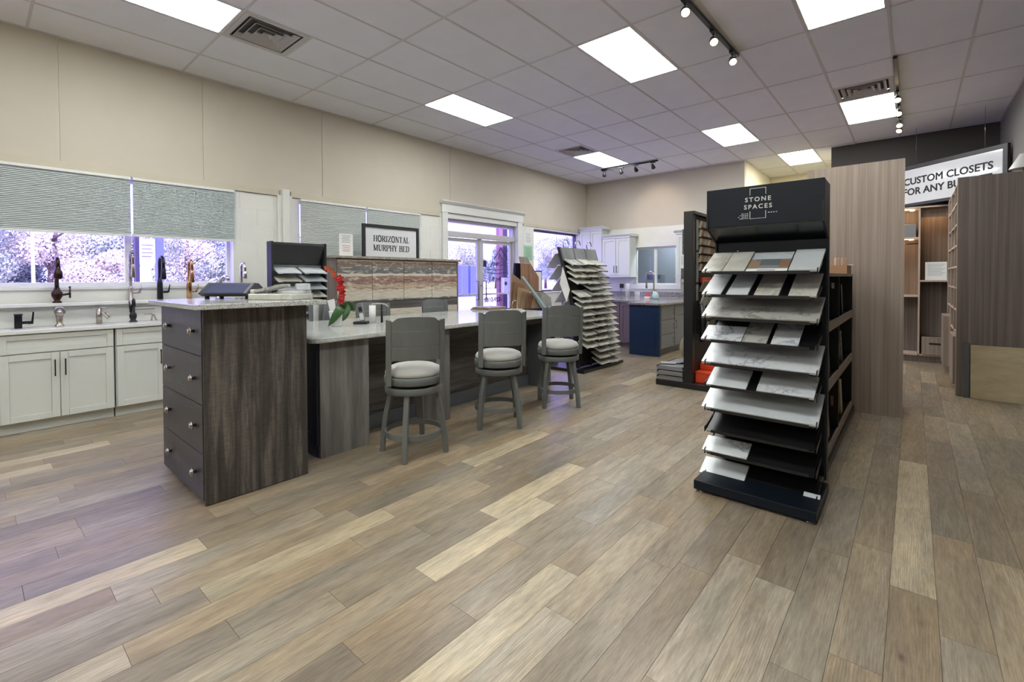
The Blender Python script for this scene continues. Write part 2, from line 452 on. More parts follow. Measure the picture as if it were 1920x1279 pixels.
# ------------------------------------------------------------------ mesh helpers
class MB:
    nb = 0
    def __init__(s):
        s.v = []; s.f = []; s.sm = []
    def add(s, vs, fs, smooth=False):
        o = len(s.v)
        s.v += [tuple(v) for v in vs]
        s.f += [tuple(i + o for i in f) for f in fs]
        s.sm += [smooth] * len(fs)
        return s
    def box(s, x0, x1, y0, y1, z0, z1):
        x0, x1 = min(x0, x1), max(x0, x1); y0, y1 = min(y0, y1), max(y0, y1); z0, z1 = min(z0, z1), max(z0, z1)
        MB.nb = (MB.nb + 1) % 7       # tiny insets keep touching faces from lying in one plane
        e = 0.0001 * MB.nb
        a, b, c = min(e, .1 * (x1 - x0)), min(e, .1 * (y1 - y0)), min(e, .1 * (z1 - z0))
        x0 += a; x1 -= a; y0 += b; y1 -= b; z0 += c; z1 -= c
        return s.add([(x0, y0, z0), (x1, y0, z0), (x1, y1, z0), (x0, y1, z0), (x0, y0, z1), (x1, y0, z1), (x1, y1, z1), (x0, y1, z1)],
              [(0, 3, 2, 1), (4, 5, 6, 7), (0, 1, 5, 4), (1, 2, 6, 5), (2, 3, 7, 6), (3, 0, 4, 7)])
    def boxm(s, mat, x0, x1, y0, y1, z0, z1):
        t = MB().box(x0, x1, y0, y1, z0, z1)
        return s.add([mat @ Vector(v) for v in t.v], t.f)
    def prism(s, poly, z0, z1, axis='z', smooth=False):
        """polygon (2d, counter-clockwise) extruded along an axis"""
        n = len(poly)
        def P(a, b, c):
            return {'z': (a, b, c), 'y': (a, c, b), 'x': (c, a, b)}[axis]
        vs = [P(a, b, z0) for a, b in poly] + [P(a, b, z1) for a, b in poly]
        fs = [tuple(range(n))[::-1], tuple(range(n, 2 * n))]
        s.add(vs, fs)
        o = len(s.v) - 2 * n
        for i in range(n):
            j = (i + 1) % n
            s.f.append((o + i, o + j, o + n + j, o + n + i)); s.sm.append(smooth)
        return s
    def lathe(s, prof, c=(0, 0, 0), n=20, axis='z', cap=True, smooth=True):
        """profile of (radius, height) turned about an axis through c"""
        vs = []; fs = []
        for r, h in prof:
            for k in range(n):
                a = 2 * pi * k / n
                u, v_ = r * cos(a), r * sin(a)
                p = {'z': (u, v_, h), 'y': (u, h, v_), 'x': (h, u, v_)}[axis]
                vs.append((c[0] + p[0], c[1] + p[1], c[2] + p[2]))
        for i in range(len(prof) - 1):
            for k in range(n):
                k2 = (k + 1) % n
                fs.append((i * n + k, i * n + k2, (i + 1) * n + k2, (i + 1) * n + k))
        s.add(vs, fs, smooth)
        if cap:
            o = len(s.v) - len(vs)
            s.f.append(tuple(o + k for k in range(n))[::-1]); s.sm.append(False)
            s.f.append(tuple(o + (len(prof) - 1) * n + k for k in range(n))); s.sm.append(False)
        return s
    def tube(s, path, r, n=10, closed=False, cap=True):
        P = [Vector(p) for p in path]
        R = r if isinstance(r, (list, tuple)) else [r] * len(P)
        m = len(P); vs = []; fs = []
        ref = Vector((0, 0, 1))
        prev = None
        for i, p in enumerate(P):
            if closed: d = P[(i + 1) % m] - P[i - 1]
            else: d = P[min(i + 1, m - 1)] - P[max(i - 1, 0)]
            d.normalize()
            if prev is None:
                a = ref if abs(d.z) < 0.9 else Vector((1, 0, 0))
                u = d.cross(a).normalized()
            else:
                u = (prev - d * prev.dot(d)).normalized()
            prev = u
            v_ = d.cross(u)
            for k in range(n):
                t = 2 * pi * k / n
                vs.append(p + (u * cos(t) + v_ * sin(t)) * R[i])
        for i in range(m if closed else m - 1):
            j = (i + 1) % m
            for k in range(n):
                k2 = (k + 1) % n
                fs.append((i * n + k, i * n + k2, j * n + k2, j * n + k))
        s.add(vs, fs, True)
        if cap and not closed:
            o = len(s.v) - len(vs)
            s.f.append(tuple(o + k for k in range(n))[::-1]); s.sm.append(False)
            s.f.append(tuple(o + (m - 1) * n + k for k in range(n))); s.sm.append(False)
        return s
    def ball(s, c, rx, ry=None, rz=None, n=14, m=8):
        ry = ry or rx; rz = rz or rx
        prof = [(sin(pi * i / m), -cos(pi * i / m)) for i in range(m + 1)]
        t = MB().lathe([(max(a, 1e-4), b) for a, b in prof], n=n, cap=False)
        return s.add([(c[0] + x * rx, c[1] + y * ry, c[2] + z * rz) for x, y, z in t.v], t.f, True)
    def xf(s, mat):
        s.v = [tuple(mat @ Vector(v)) for v in s.v]
        return s
    def join(s, o):
        k = len(s.v)
        s.v += o.v; s.f += [tuple(i + k for i in f) for f in o.f]; s.sm += o.sm
        return s
    def mesh(s, name, mat, org=(0, 0, 0)):
        me = bpy.data.meshes.new(name)
        me.from_pydata([(a - org[0], b - org[1], c - org[2]) for a, b, c in s.v], [], s.f)
        me.polygons.foreach_set('use_smooth', s.sm)
        me.update()
        bm = bmesh.new(); bm.from_mesh(me)
        bmesh.ops.recalc_face_normals(bm, faces=bm.faces)
        bm.to_mesh(me); bm.free()
        if mat is not None: me.materials.append(mat)
        return me

ORG = {}
def tag(o, label=None, cat=None, group=None, kind=None):
    if label: o['label'] = label
    if cat: o['category'] = cat
    if group: o['group'] = group
    if kind: o['kind'] = kind
    return o

def thing(name, label, cat, loc=(0, 0, 0), rotz=0.0, group=None):
    """an Empty at the thing's base; parts are authored in world axes around loc (or local axes if rotz is used)"""
    o = bpy.data.objects.new(name, None)
    o.empty_display_size = 0.05
    COL.objects.link(o)
    o.location = loc
    o.rotation_euler = (0, 0, rotz)
    tag(o, label, cat, group)
    ORG[o] = tuple(loc)
    return o

def part(name, mb, mat, parent, label=None, kind=None, bevel=0.0, local=False):
    org = (0, 0, 0) if local else ORG[parent]
    me = mb.mesh(name, M[mat] if isinstance(mat, str) else mat, org)
    o = bpy.data.objects.new(name, me)
    COL.objects.link(o)
    o.parent = parent
    ORG[o] = org
    tag(o, label, None, None, kind)
    if bevel: bev(o, bevel)
    return o

def solo(name, mb, mat, label, cat, org=None, group=None, bevel=0.0):
    """a thing that is one mesh"""
    if org is None:
        xs = [v[0] for v in mb.v]; ys = [v[1] for v in mb.v]; zs = [v[2] for v in mb.v]
        org = ((min(xs) + max(xs)) / 2, (min(ys) + max(ys)) / 2, min(zs))
    o = bpy.data.objects.new(name, mb.mesh(name, M[mat] if isinstance(mat, str) else mat, org))
    COL.objects.link(o)
    o.location = org
    ORG[o] = org
    tag(o, label, cat, group)
    if bevel: bev(o, bevel)
    return o

def struct(name, mb, mat, bevel=0.0):
    o = bpy.data.objects.new(name, mb.mesh(name, M[mat] if isinstance(mat, str) else mat))
    COL.objects.link(o)
    ORG[o] = (0, 0, 0)
    o['kind'] = 'structure'
    if bevel: bev(o, bevel)
    return o

def bev(o, width, seg=2):
    md = o.modifiers.new('edge', 'BEVEL')
    md.width = width; md.segments = seg; md.limit_method = 'ANGLE'; md.angle_limit = radians(40)

def shared(name, me, parent, loc, color=None):
    o = bpy.data.objects.new(name, me)
    COL.objects.link(o)
    o.parent = parent
    o.location = loc
    if color: o.color = color
    return o

def copy_tree(o, parent=None):
    c = o.copy(); COL.objects.link(c); c.parent = parent
    for ch in list(o.children): copy_tree(ch, c)
    return c

def arc(c, r, a0, a1, n, plane='xz'):
    out = []
    for i in range(n + 1):
        a = a0 + (a1 - a0) * i / n
        u, v_ = r * cos(a), r * sin(a)
        out.append({'xz': (c[0] + u, c[1], c[2] + v_), 'yz': (c[0], c[1] + u, c[2] + v_), 'xy': (c[0] + u, c[1] + v_, c[2])}[plane])
    return out

_fc = {}
def text_mb(body, size, depth=0.002, align='CENTER', bold=0.0, space=1.0):
    """lettering as a mesh in its own XY plane, facing +Z"""
    cu = bpy.data.curves.new('lettering', 'FONT')
    cu.body = body; cu.size = size; cu.extrude = depth / 2; cu.align_x = align; cu.align_y = 'CENTER'
    cu.bevel_depth = bold; cu.bevel_resolution = 0; cu.space_character = space; cu.resolution_u = 3
    ob = bpy.data.objects.new('lettering', cu)
    COL.objects.link(ob)
    dg = bpy.context.evaluated_depsgraph_get()
    me = bpy.data.meshes.new_from_object(ob.evaluated_get(dg))
    t = MB()
    t.add([v.co[:] for v in me.vertices], [tuple(p.vertices) for p in me.polygons])
    bpy.data.objects.remove(ob); bpy.data.curves.remove(cu); bpy.data.meshes.remove(me)
    return t

def facing(origin, right, up):
    """matrix placing an XY-plane drawing so that +X runs along right and +Y along up"""
    r = Vector(right).normalized(); u = Vector(up).normalized(); n = r.cross(u)
    m = Matrix((r, u, n)).transposed().to_4x4()
    return Matrix.Translation(origin) @ m

SERIF = {
 'H': (0.86, [[(.17, 0), (.17, 1)], [(.69, 0), (.69, 1)]], [[(.17, .5), (.69, .5)]], [.17, .69], [.17, .69]),
 'I': (0.42, [[(.21, 0), (.21, 1)]], [], [.21], [.21]),
 'N': (0.86, [[(.16, 1), (.70, 0)]], [[(.16, 0), (.16, 1)], [(.70, 0), (.70, 1)]], [.16], [.16, .70]),
 'T': (0.74, [[(.37, 0), (.37, 1)]], [[(.05, .96), (.69, .96)], [(.06, .96), (.06, .76)], [(.68, .96), (.68, .76)]], [.37], []),
 'L': (0.68, [[(.17, 0), (.17, 1)]], [[(.05, .04), (.63, .04)], [(.63, .04), (.63, .26)]], [.17], [.17]),
 'A': (0.84, [[(.40, 1), (.68, 0)]], [[(.40, 1), (.14, 0)], [(.22, .34), (.58, .34)]], [.14, .68], []),
 'Z': (0.72, [[(.62, .96), (.12, .04)]], [[(.08, .96), (.64, .96)], [(.08, .96), (.08, .78)], [(.1, .04), (.66, .04)], [(.66, .04), (.66, .24)]], [], []),
 'E': (0.70, [[(.17, 0), (.17, 1)]], [[(.05, .96), (.62, .96)], [(.62, .96), (.62, .78)], [(.17, .5), (.50, .5)], [(.05, .04), (.64, .04)], [(.64, .04), (.64, .24)]], [.17], [.17]),
 'M': (1.04, [[(.16, 1), (.50, .06)], [(.86, 0), (.86, 1)]], [[(.16, 0), (.16, 1)], [(.50, .06), (.86, 1)]], [.16, .86], [.16, .86]),
 'U': (0.84, [[(.17, 1), (.17, .35), (.22, .14), (.32, .04), (.44, .02)]], [[(.44, .02), (.58, .05), (.67, .16), (.69, .35), (.69, 1)]], [], [.17, .69]),
 'Y': (0.80, [[(.12, 1), (.40, .46)], [(.40, 0), (.40, .46)]], [[(.68, 1), (.40, .46)]], [.40], [.12, .68]),
 'O': (0.86, [[(.43, 1), (.24, .94), (.13, .75), (.10, .5), (.13, .25), (.24, .06), (.43, 0)], [(.43, 1), (.62, .94), (.73, .75), (.76, .5), (.73, .25), (.62, .06), (.43, 0)]], [], [], []),
 'R': (0.80, [[(.17, 0), (.17, 1)], [(.56, .96), (.62, .86), (.62, .68), (.55, .56)], [(.40, .50), (.72, .02)]], [[(.05, .96), (.50, .97), (.60, .9)], [(.17, .52), (.46, .52), (.57, .58)]], [.17, .72], []),
 'P': (0.74, [[(.17, 0), (.17, 1)], [(.58, .94), (.64, .83), (.64, .65), (.57, .53)]], [[(.05, .96), (.50, .97), (.60, .92)], [(.17, .48), (.48, .48), (.58, .55)]], [.17], []),
 'B': (0.78, [[(.17, 0), (.17, 1)], [(.54, .95), (.60, .86), (.60, .68), (.52, .56)], [(.58, .50), (.67, .38), (.67, .18), (.58, .05)]], [[(.05, .96), (.48, .97), (.57, .92)], [(.17, .52), (.50, .52), (.60, .5)], [(.05, .04), (.50, .03), (.62, .08)]], [.17], []),
 'D': (0.86, [[(.17, 0), (.17, 1)], [(.52, .95), (.68, .78), (.73, .5), (.68, .22), (.52, .05)]], [[(.05, .96), (.42, .97), (.56, .92)], [(.05, .04), (.42, .03), (.56, .08)]], [.17], []),
}
def serif_mb(body, size, depth=0.002, track=0.04):
    """bold roman capitals from thick and thin strokes with bracket serifs"""
    t = MB(); x = 0.0
    def stroke(pl, wd):
        for (a, b), (c, d) in zip(pl, pl[1:]):
            dx, dy = c - a, d - b; l = sqrt(dx * dx + dy * dy) or 1
            nx, ny = -dy / l * wd / 2, dx / l * wd / 2
            ex, ey = dx / l * wd * .12, dy / l * wd * .12
            t.prism([((x + a - nx - ex) * size, (b - ny - ey) * size), ((x + c - nx + ex) * size, (d - ny + ey) * size),
                     ((x + c + nx + ex) * size, (d + ny + ey) * size), ((x + a + nx - ex) * size, (b + ny - ey) * size)], 0, depth)
    for ch in body:
        if ch == ' ':
            x += 0.36; continue
        wd, thick, thin, bot, top = SERIF[ch]
        for p in thick: stroke(p, .17)
        for p in thin: stroke(p, .07)
        for bx in bot: stroke([(bx - .15, .03), (bx + .15, .03)], .06)
        for bx in top: stroke([(bx - .15, .97), (bx + .15, .97)], .06)
        x += wd + track
    wtot = x * size
    t.v = [(a - wtot / 2, b - size / 2, c) for a, b, c in t.v]
    return t

# ================================================================== THE SETTING
XL, XR, YB, YF, ZC = -6.31, 0.99, 10.25, -3.2, 3.69
YA = 12.45                      # back of the alcove
XA0, XA1 = -2.60, -1.15         # alcove sides

# ---- floor: slab and vinyl planks laid along the room
floor = struct('floor', MB().box(-6.6, 1.2, YF - .2, YA + .2, -0.15, -0.006), 'slab')
yaw, fpx = 0.7094, 876.29
def px_of(x, y, z=0.0):
    fw = -sin(yaw) * x + cos(yaw) * y; r = cos(yaw) * x + sin(yaw) * y
    if fw < 0.25: return None
    return 960 + fpx * r / fw, 521 - fpx * (z - CAM_H) / fw
PALE = {0: 2.59, 8: .851, 11: 1.326, 12: 1.90, 15: .635, 18: -.157}
TONES = [(148, 135, 115), (154, 141, 121), (140, 128, 111), (160, 146, 124), (148, 138, 122), (152, 136, 112), (142, 132, 116), (163, 152, 134), (147, 131, 108)]
PW, PL = 0.152, 0.914
planks = []
rp = random.Random(11)
ncol = int((0.99 + 6.31) / PW) + 3
for c in range(-6, ncol):
    x1 = 0.085 - PW * c; x0 = x1 - PW
    if x0 > XR or x1 < XL: continue
    x0c, x1c = max(x0, XL), min(x1, XR)
    if c in PALE: off = (PALE[c] - YF) % PL
    else: off = rp.random() * PL
    y = YF - PL + off
    while y < YA:
        y0c, y1c = max(y, YF), min(y + PL, YA)
        if y1c - y0c > 0.01:
            pale = (c in PALE and abs(y - PALE[c]) < 0.01) or rp.random() < 0.045
            tone = (186, 173, 146) if pale else rp.choice(TONES)
            k = rp.uniform(0.90, 1.01)
            tone = tuple(min(255, t * k) for t in tone)
            planks.append((x0c, x1c, y0c, y1c, srgb(*tone)[:3], rp.random()))
        y += PL
def in_view(p):
    cx, cy = (p[0] + p[1]) / 2, (p[2] + p[3]) / 2
    for q in ((cx, cy), (p[0], p[2]), (p[1], p[3])):
        t = px_of(*q)
        if t and -60 < t[0] < 1980 and t[1] < 1340: return True
    return False
vis = [p for p in planks if in_view(p)]
vis.sort(key=lambda p: ((p[0] + p[1]) / 2) ** 2 + ((p[2] + p[3]) / 2) ** 2)
near = vis[:298]
nearset = set(id(p) for p in near)
G_ = 0.0005
full = MB().box(-PW / 2 + G_, PW / 2 - G_, -PL / 2 + G_, PL / 2 - G_, -0.008, 0).mesh('plank', M['floor'])
for p in near:
    wx, wy = p[1] - p[0], p[3] - p[2]
    me = full
    if abs(wx - PW) > 1e-4 or abs(wy - PL) > 1e-4:
        me = MB().box(-wx / 2 + G_, wx / 2 - G_, -wy / 2 + G_, wy / 2 - G_, -0.008, 0).mesh('plank', M['floor'])
    shared('plank', me, floor, ((p[0] + p[1]) / 2, (p[2] + p[3]) / 2, 0), (*p[4], p[5]))
mb = MB(); cols = []
for p in planks:
    if id(p) in nearset: continue
    mb.box(p[0] + G_, p[1] - G_, p[2] + G_, p[3] - G_, -0.008, 0)
    cols += [(*p[4], p[5])] * 24
far = part('distant_planks', mb, 'floor_far', floor, kind='stuff')
ca = far.data.color_attributes.new('tone', 'FLOAT_COLOR', 'CORNER')
for i, c in enumerate(cols): ca.data[i].color = c

# ---- ceiling: boards of 2 by 4 feet in a grid, with light panels and vents in their cells
ceiling = struct('ceiling', MB().box(-6.7, 1.3, YF - .2, YA + .3, ZC + 0.06, ZC + 0.2), 'grid_dark')
GX0, GY0, GX, GY = -5.6723, 1.6158, 0.6096, 1.2192
LIGHTS = [(1, -1), (1, 2), (1, 5), (5, 2), (5, 5), (6, 7), (8, 2), (8, 5), (5, -1), (8, -1), (1, -4), (5, -4), (8, -4)]  # panels overhead and behind are unseen, assumed to repeat the grid
VENTS = [(1, 0, 0), (1, 4, 1), (8, 4, 1)]     # column, row, which half of the cell
pcache = {}
rest = MB()
def panel(x0, x1, y0, y1):
    x0, x1 = max(x0, XL), min(x1, XR); y0, y1 = max(y0, YF), min(y1, YA)
    if x1 - x0 < .03 or y1 - y0 < .03: return
    if y0 >= YB - .01 and (x1 < XA0 + .05 or x0 > XA1 - .05): return
    wx, wy = x1 - x0 - .010, y1 - y0 - .010
    if y1 < 0.3:
        rest.box(x0 + .005, x1 - .005, y0 + .005, y1 - .005, ZC, ZC + .015); return
    key = (round(wx, 3), round(wy, 3))
    if key not in pcache:
        pcache[key] = MB().box(-wx / 2, wx / 2, -wy / 2, wy / 2, 0, .015).mesh('ceiling_panel', M['ceil'])
    shared('ceiling_panel', pcache[key], ceiling, ((x0 + x1) / 2, (y0 + y1) / 2, ZC + (0.002 * random.random())))
for i in range(-2, 11):
    for j in range(-4, 9):
        x0, y0 = GX0 + i * GX, GY0 + j * GY
        if (i, j) in LIGHTS: continue
        v = [t for t in VENTS if t[0] == i and t[1] == j]
        if v:
            h = v[0][2]
            panel(x0, x0 + GX, y0 + (0 if h else GY / 2), y0 + (GY / 2 if h else GY))
        elif j == 6 or j == 7:
            # the wall line cuts this row outside the alcove
            if x0 + GX <= XA0 + .1 or x0 >= XA1 - .1:
                if y0 < YB: panel(x0, x0 + GX, y0, min(y0 + GY, YB))
            else:
                panel(max(x0, -99), x0 + GX, y0, y0 + GY)
        else:
            panel(x0, x0 + GX, y0, y0 + GY)
part('far_ceiling_panels', rest, 'ceil', ceiling, kind='stuff')
g = MB()
for i in range(-1, 12):
    x = GX0 + i * GX
    if not (XL < x < XR): continue
    y1 = YA if XA0 < x < XA1 else YB
    g.box(x - .011, x + .011, YF, y1, ZC - .003, ZC + .012)
for j in range(-4, 10):
    y = GY0 + j * GY
    if not (YF < y < YA): continue
    if y < YB: g.box(XL, XR, y - .011, y + .011, ZC - .0035, ZC + .012)
    else: g.box(XA0, XA1, y - .011, y + .011, ZC - .0035, ZC + .012)
for (i, j, h) in VENTS:
    x, y = GX0 + i * GX, GY0 + j * GY + GY / 2
    g.box(x, x + GX, y - .011, y + .011, ZC - .0035, ZC + .012)
part('grid_rails', g, 'grid', ceiling, kind='stuff')
g = MB()
g.box(XL, XL + .02, YF, YB, ZC - .004, ZC); g.box(XR - .02, XR, YF, YB, ZC - .004, ZC)
g.box(XL, XA0, YB - .02, YB, ZC - .004, ZC); g.box(XA1, XR, YB - .02, YB, ZC - .004, ZC)
part('wall_angle', g, 'grid', ceiling)

WHERE = {(1, -1): 'flush white light panel at the top left corner, beside the near square vent',
         (1, 2): 'long white light panel left of centre, over the counter stools',
         (1, 5): 'far white light panel beside the short track of spotlights',
         (5, 2): 'large white light panel near the top of the picture, left of the angled track lights',
         (5, 5): 'white light panel above the stone sample display header',
         (6, 7): 'farthest white light panel, inside the back alcove',
         (8, 2): 'white light panel cut by the top edge of the picture',
         (8, 5): 'white light panel against the vent and the right-hand track lights'}
for (i, j) in LIGHTS:
    x0, y0 = GX0 + i * GX, GY0 + j * GY
    t = thing('ceiling_light', WHERE.get((i, j), 'unseen white light panel above or behind the viewer, %s column, %s row' % ({1: 'left', 5: 'middle', 8: 'right'}[i], 'rear' if j == -4 else 'overhead') if (i, j) not in WHERE else ''), 'ceiling light',
              (x0 + GX / 2, y0 + GY / 2, ZC), group='recessed light panels in the ceiling grid')
    fr = MB()
    a, b_, c, d = x0 + .012, x0 + GX - .012, y0 + .012, y0 + GY - .012
    for bx in ((a, a + .012, c, d), (b_ - .012, b_, c, d), (a, b_, c, c + .012), (a, b_, d - .012, d)):
        fr.box(*bx, ZC - .002, ZC + .05)
    part('frame', fr, 'lampframe', t)
    part('diffuser', MB().box(a + .012, b_ - .012, c + .012, d - .012, ZC + .002, ZC + .012), 'lamp', t, 'glowing white diffuser')

VL = ['square louvred ceiling vent at top left, beside the corner light panel', 'small far louvred ceiling vent behind the far light panel by the short track',
      'louvred ceiling vent beside the right-hand track lights']
for (i, j, h), lab in zip(VENTS, VL):
    x0, y0 = GX0 + i * GX, GY0 + j * GY + h * GY / 2
    cx, cy = x0 + GX / 2, y0 + GY / 4
    t = thing('ceiling_vent', lab, 'vent', (cx, cy, ZC), group='ceiling air vents')
    part('backing', MB().box(cx - .26, cx + .26, cy - .26, cy + .26, ZC + .045, ZC + .05), 'grid_dark', t)
    fr = MB()
    s = .292
    for q in ((-s, -s + .045, -s, s), (s - .045, s, -s, s), (-s, s, -s, -s + .045), (-s, s, s - .045, s)):
        fr.box(cx + q[0], cx + q[1], cy + q[2], cy + q[3], ZC - .004, ZC + .008)
    part('frame', fr, 'vent', t)
    for rg in (.225, .165, .105, .045):          # sloping square rings
        lv = MB()
        o, n_ = rg, rg - .035
        zo, zi = ZC - .006, ZC + .03
        P = [(-o, -o, zo), (o, -o, zo), (o, o, zo), (-o, o, zo), (-n_, -n_, zi), (n_, -n_, zi), (n_, n_, zi), (-n_, n_, zi)]
        P2 = [(x, y, z + .005) for x, y, z in P]
        vs = [(cx + x, cy + y, z) for x, y, z in P + P2]
        fs = []
        for k in range(4):
            k2 = (k + 1) % 4
            fs += [(k, k2, 4 + k2, 4 + k), (8 + k, 12 + k, 12 + k2, 8 + k2), (k, 8 + k, 8 + k2, k2), (4 + k, 4 + k2, 12 + k2, 12 + k)]
        lv.add(vs, fs)
        part('louvre', lv, 'vent', t)

# ---- left wall: cores, painted block below, painted boards above
WZ0, WZ1 = 1.27, 2.42
WIN1, WIN2, DOOR, WIN3 = (-1.6, 2.133), (2.94, 4.952), (5.562, 7.536), (8.09, 9.95)
wl_ = MB()
def wbox(y0, y1, z0, z1): wl_.box(-6.55, XL - .003, y0, y1, z0, z1)
wl_.box(-6.55, XL - .010, YF - .2, YB + .2, 2.42, 4.0)
wbox(YF - .2, WIN1[0], 0, 2.42)
wbox(WIN1[0], WIN1[1], 0, WZ0)
wbox(WIN1[1], WIN2[0], 0, 2.42)
wbox(WIN2[0], WIN2[1], 0, WZ0)
wbox(WIN2[1], DOOR[0], 0, 2.42)
wbox(DOOR[1], WIN3[0], 0, 2.42)
wbox(WIN3[0], WIN3[1], 0, 1.02)
wbox(WIN3[1], YB + .2, 0, 2.42)
wall_left = struct('wall_left', wl_, 'block')
ys = [YF, -1.84, -.62, .603, 1.817, 3.269, 5.66, YB]
for a, b_ in zip(ys, ys[1:]):
    part('wall_panel', MB().box(XL - .012, XL, a + .0035, b_ - .0035, 2.50, ZC + .02), 'beige', wall_left, bevel=.0015)
# painted blocks in the stretches between the openings
def blocks(parent, plane, a0, a1, z0, z1, face, L_=.40, Hh=.20, zbase=0.02, seed=1):
    """running-bond blocks, 10 mm proud, joints recessed"""
    r = int(round((z0 - zbase) / Hh))
    z = zbase + r * Hh
    while z < z1 - .02:
        zt = min(z + Hh, z1); zb = max(z, z0)
        off = (L_ / 2) * (r % 2)
        a = a0 - ((a0 + off) % L_)
        while a < a1:
            s0, s1 = max(a, a0), min(a + L_, a1)
            if s1 - s0 > .02 and zt - zb > .02:
                j = .0012
                if plane == 'x': m_ = MB().box(face - .012, face - random.uniform(0, .0006), s0 + j, s1 - j, zb + j, zt - j)
                else: m_ = MB().box(s0 + j, s1 - j, face + random.uniform(0, .0015), face + .012, zb + j, zt - j)
                part('block', m_, 'block', parent)
            a += L_
        z += Hh; r += 1
blocks(wall_left, 'x', 2.135, 2.64, 1.13, 2.42, XL)
blocks(wall_left, 'x', 2.84, 2.935, .9, 2.42, XL)
blocks(wall_left, 'x', 4.955, 5.45, 1.0, 2.42, XL)
blocks(wall_left, 'x', 7.68, 8.085, .6, 2.42, XL)
struct('trim_1', MB().box(XL - .012, XL + .022, YF, 2.66, 2.425, 2.498).box(XL - .012, XL + .022, 2.82, 5.41, 2.425, 2.498)
       .box(XL - .012, XL + .006, 7.72, YB, 2.455, 2.498), 'beige_trim', .003)
struct('trim_2', MB().box(XL - .01, XL + .03, 2.645, 2.70, .9, 2.44).box(XL - .01, XL + .055, 2.70, 2.79, .9, 2.515)
       .box(XL - .01, XL + .03, 2.79, 2.83, .9, 2.44), 'block', .004)
# wall the bar side never shows: below windows, plain

def window_glass(name, y0, y1, z0, z1, mull=(), fw=.045, x=-6.46, mat='white', rail=None):
    o = struct(name, MB().box(x - .03, x + .03, y0, y1, z0, z0 + fw).box(x - .03, x + .03, y0, y1, z1 - fw, z1)
               .box(x - .03, x + .03, y0, y0 + fw, z0, z1).box(x - .03, x + .03, y1 - fw, y1, z0, z1), mat, .003)
    for m_ in mull:
        part('mullion', MB().box(x - .028, x + .028, m_ - .028, m_ + .028, z0 + fw, z1 - fw), mat, o)
    e = [y0 + fw] + [m_ for m_ in mull] + [y1 - fw]
    for a, b_ in zip(e, e[1:]):
        part('pane', MB().box(x - .003, x + .003, a, b_, z0 + fw, z1 - fw), 'glass', o)
    return o
window_glass('window_1', WIN1[0], WIN1[1], WZ0, 2.42, (-.36, 1.135))
window_glass('window_2', WIN2[0], WIN2[1], WZ0, 2.42, (3.94,))
window_glass('window_3', WIN3[0], WIN3[1], 1.02, 2.42, (), mat='alu_dark')
struct('trim_3', MB().box(-6.5, XL + .012, WIN1[0] - .02, WIN1[1] + .02, WZ0 - .03, WZ0).box(-6.5, XL + .012, WIN3[0], WIN3[1], 1.0, 1.022), 'white', .003)
struct('trim_4', MB().box(-6.44, XL + .004, WIN1[1] - .012, WIN1[1] + .02, WZ0, 2.42), 'white', .002)

# ---- storefront door with its white casing
ct = MB()
ct.box(XL, XL + .03, 5.455, 5.578, 0, 2.51).box(XL, XL + .03, 7.52, 7.672, 0, 2.51)
ct.box(XL, XL + .035, 5.44, 7.69, 2.51, 2.655)
ct.prism([(XL, 2.655), (XL + .045, 2.655), (XL + .085, 2.70), (XL + .085, 2.712), (XL, 2.712)], 5.41, 7.72, axis='y')
ct.box(XL - .18, XL, 5.578, 7.52, 2.415, 2.51).box(XL - .18, XL + .002, 5.56, 5.578, 0, 2.51).box(XL - .18, XL + .002, 7.52, 7.54, 0, 2.51)
struct('trim_5', ct, 'white', .003)
door = struct('door_1', MB().box(-6.50, -6.38, 5.578, 5.62, 0, 2.42).box(-6.50, -6.38, 7.47, 7.52, 0, 2.42).box(-6.50, -6.38, 5.578, 7.52, 2.36, 2.42)
              .box(-6.50, -6.36, 5.578, 7.52, 2.10, 2.20), 'alu', .004)
def leaf(y0, y1, hy):
    f = MB().box(-6.47, -6.42, y0, y0 + .065, .02, 2.09).box(-6.47, -6.42, y1 - .055, y1, .02, 2.09)
    f.box(-6.47, -6.42, y0, y1, 2.02, 2.09).box(-6.47, -6.42, y0, y1, .02, .24).box(-6.468, -6.425, y0, y1, 1.005, 1.035)
    d = part('door_leaf', f, 'alu', door, bevel=.003)
    part('pane', MB().box(-6.447, -6.443, y0 + .055, y1 - .055, .24, 1.005).box(-6.447, -6.443, y0 + .055, y1 - .055, 1.035, 2.02), 'glass', d)
    h = MB().tube([(-6.42, hy, 1.28), (-6.36, hy, 1.28), (-6.36, hy, .92), (-6.42, hy, .92)], .012)
    part('handle', h, 'alu_dark', d, 'dark pull handle')
    return d
leaf(5.625, 6.50, 6.42)
leaf(6.55, 7.465, 6.63)
part('centre_post', MB().box(-6.49, -6.40, 6.497, 6.553, .0, 2.10), 'alu', door, bevel=.003)
part('transom_pane', MB().box(-6.447, -6.443, 5.62, 7.47, 2.20, 2.36), 'glass', door)
part('lock', MB().lathe([(.018, 0), (.018, .012), (.01, .014)], (-6.40, 6.525, 1.20), 12, 'x'), 'knob', door, 'small round lock')
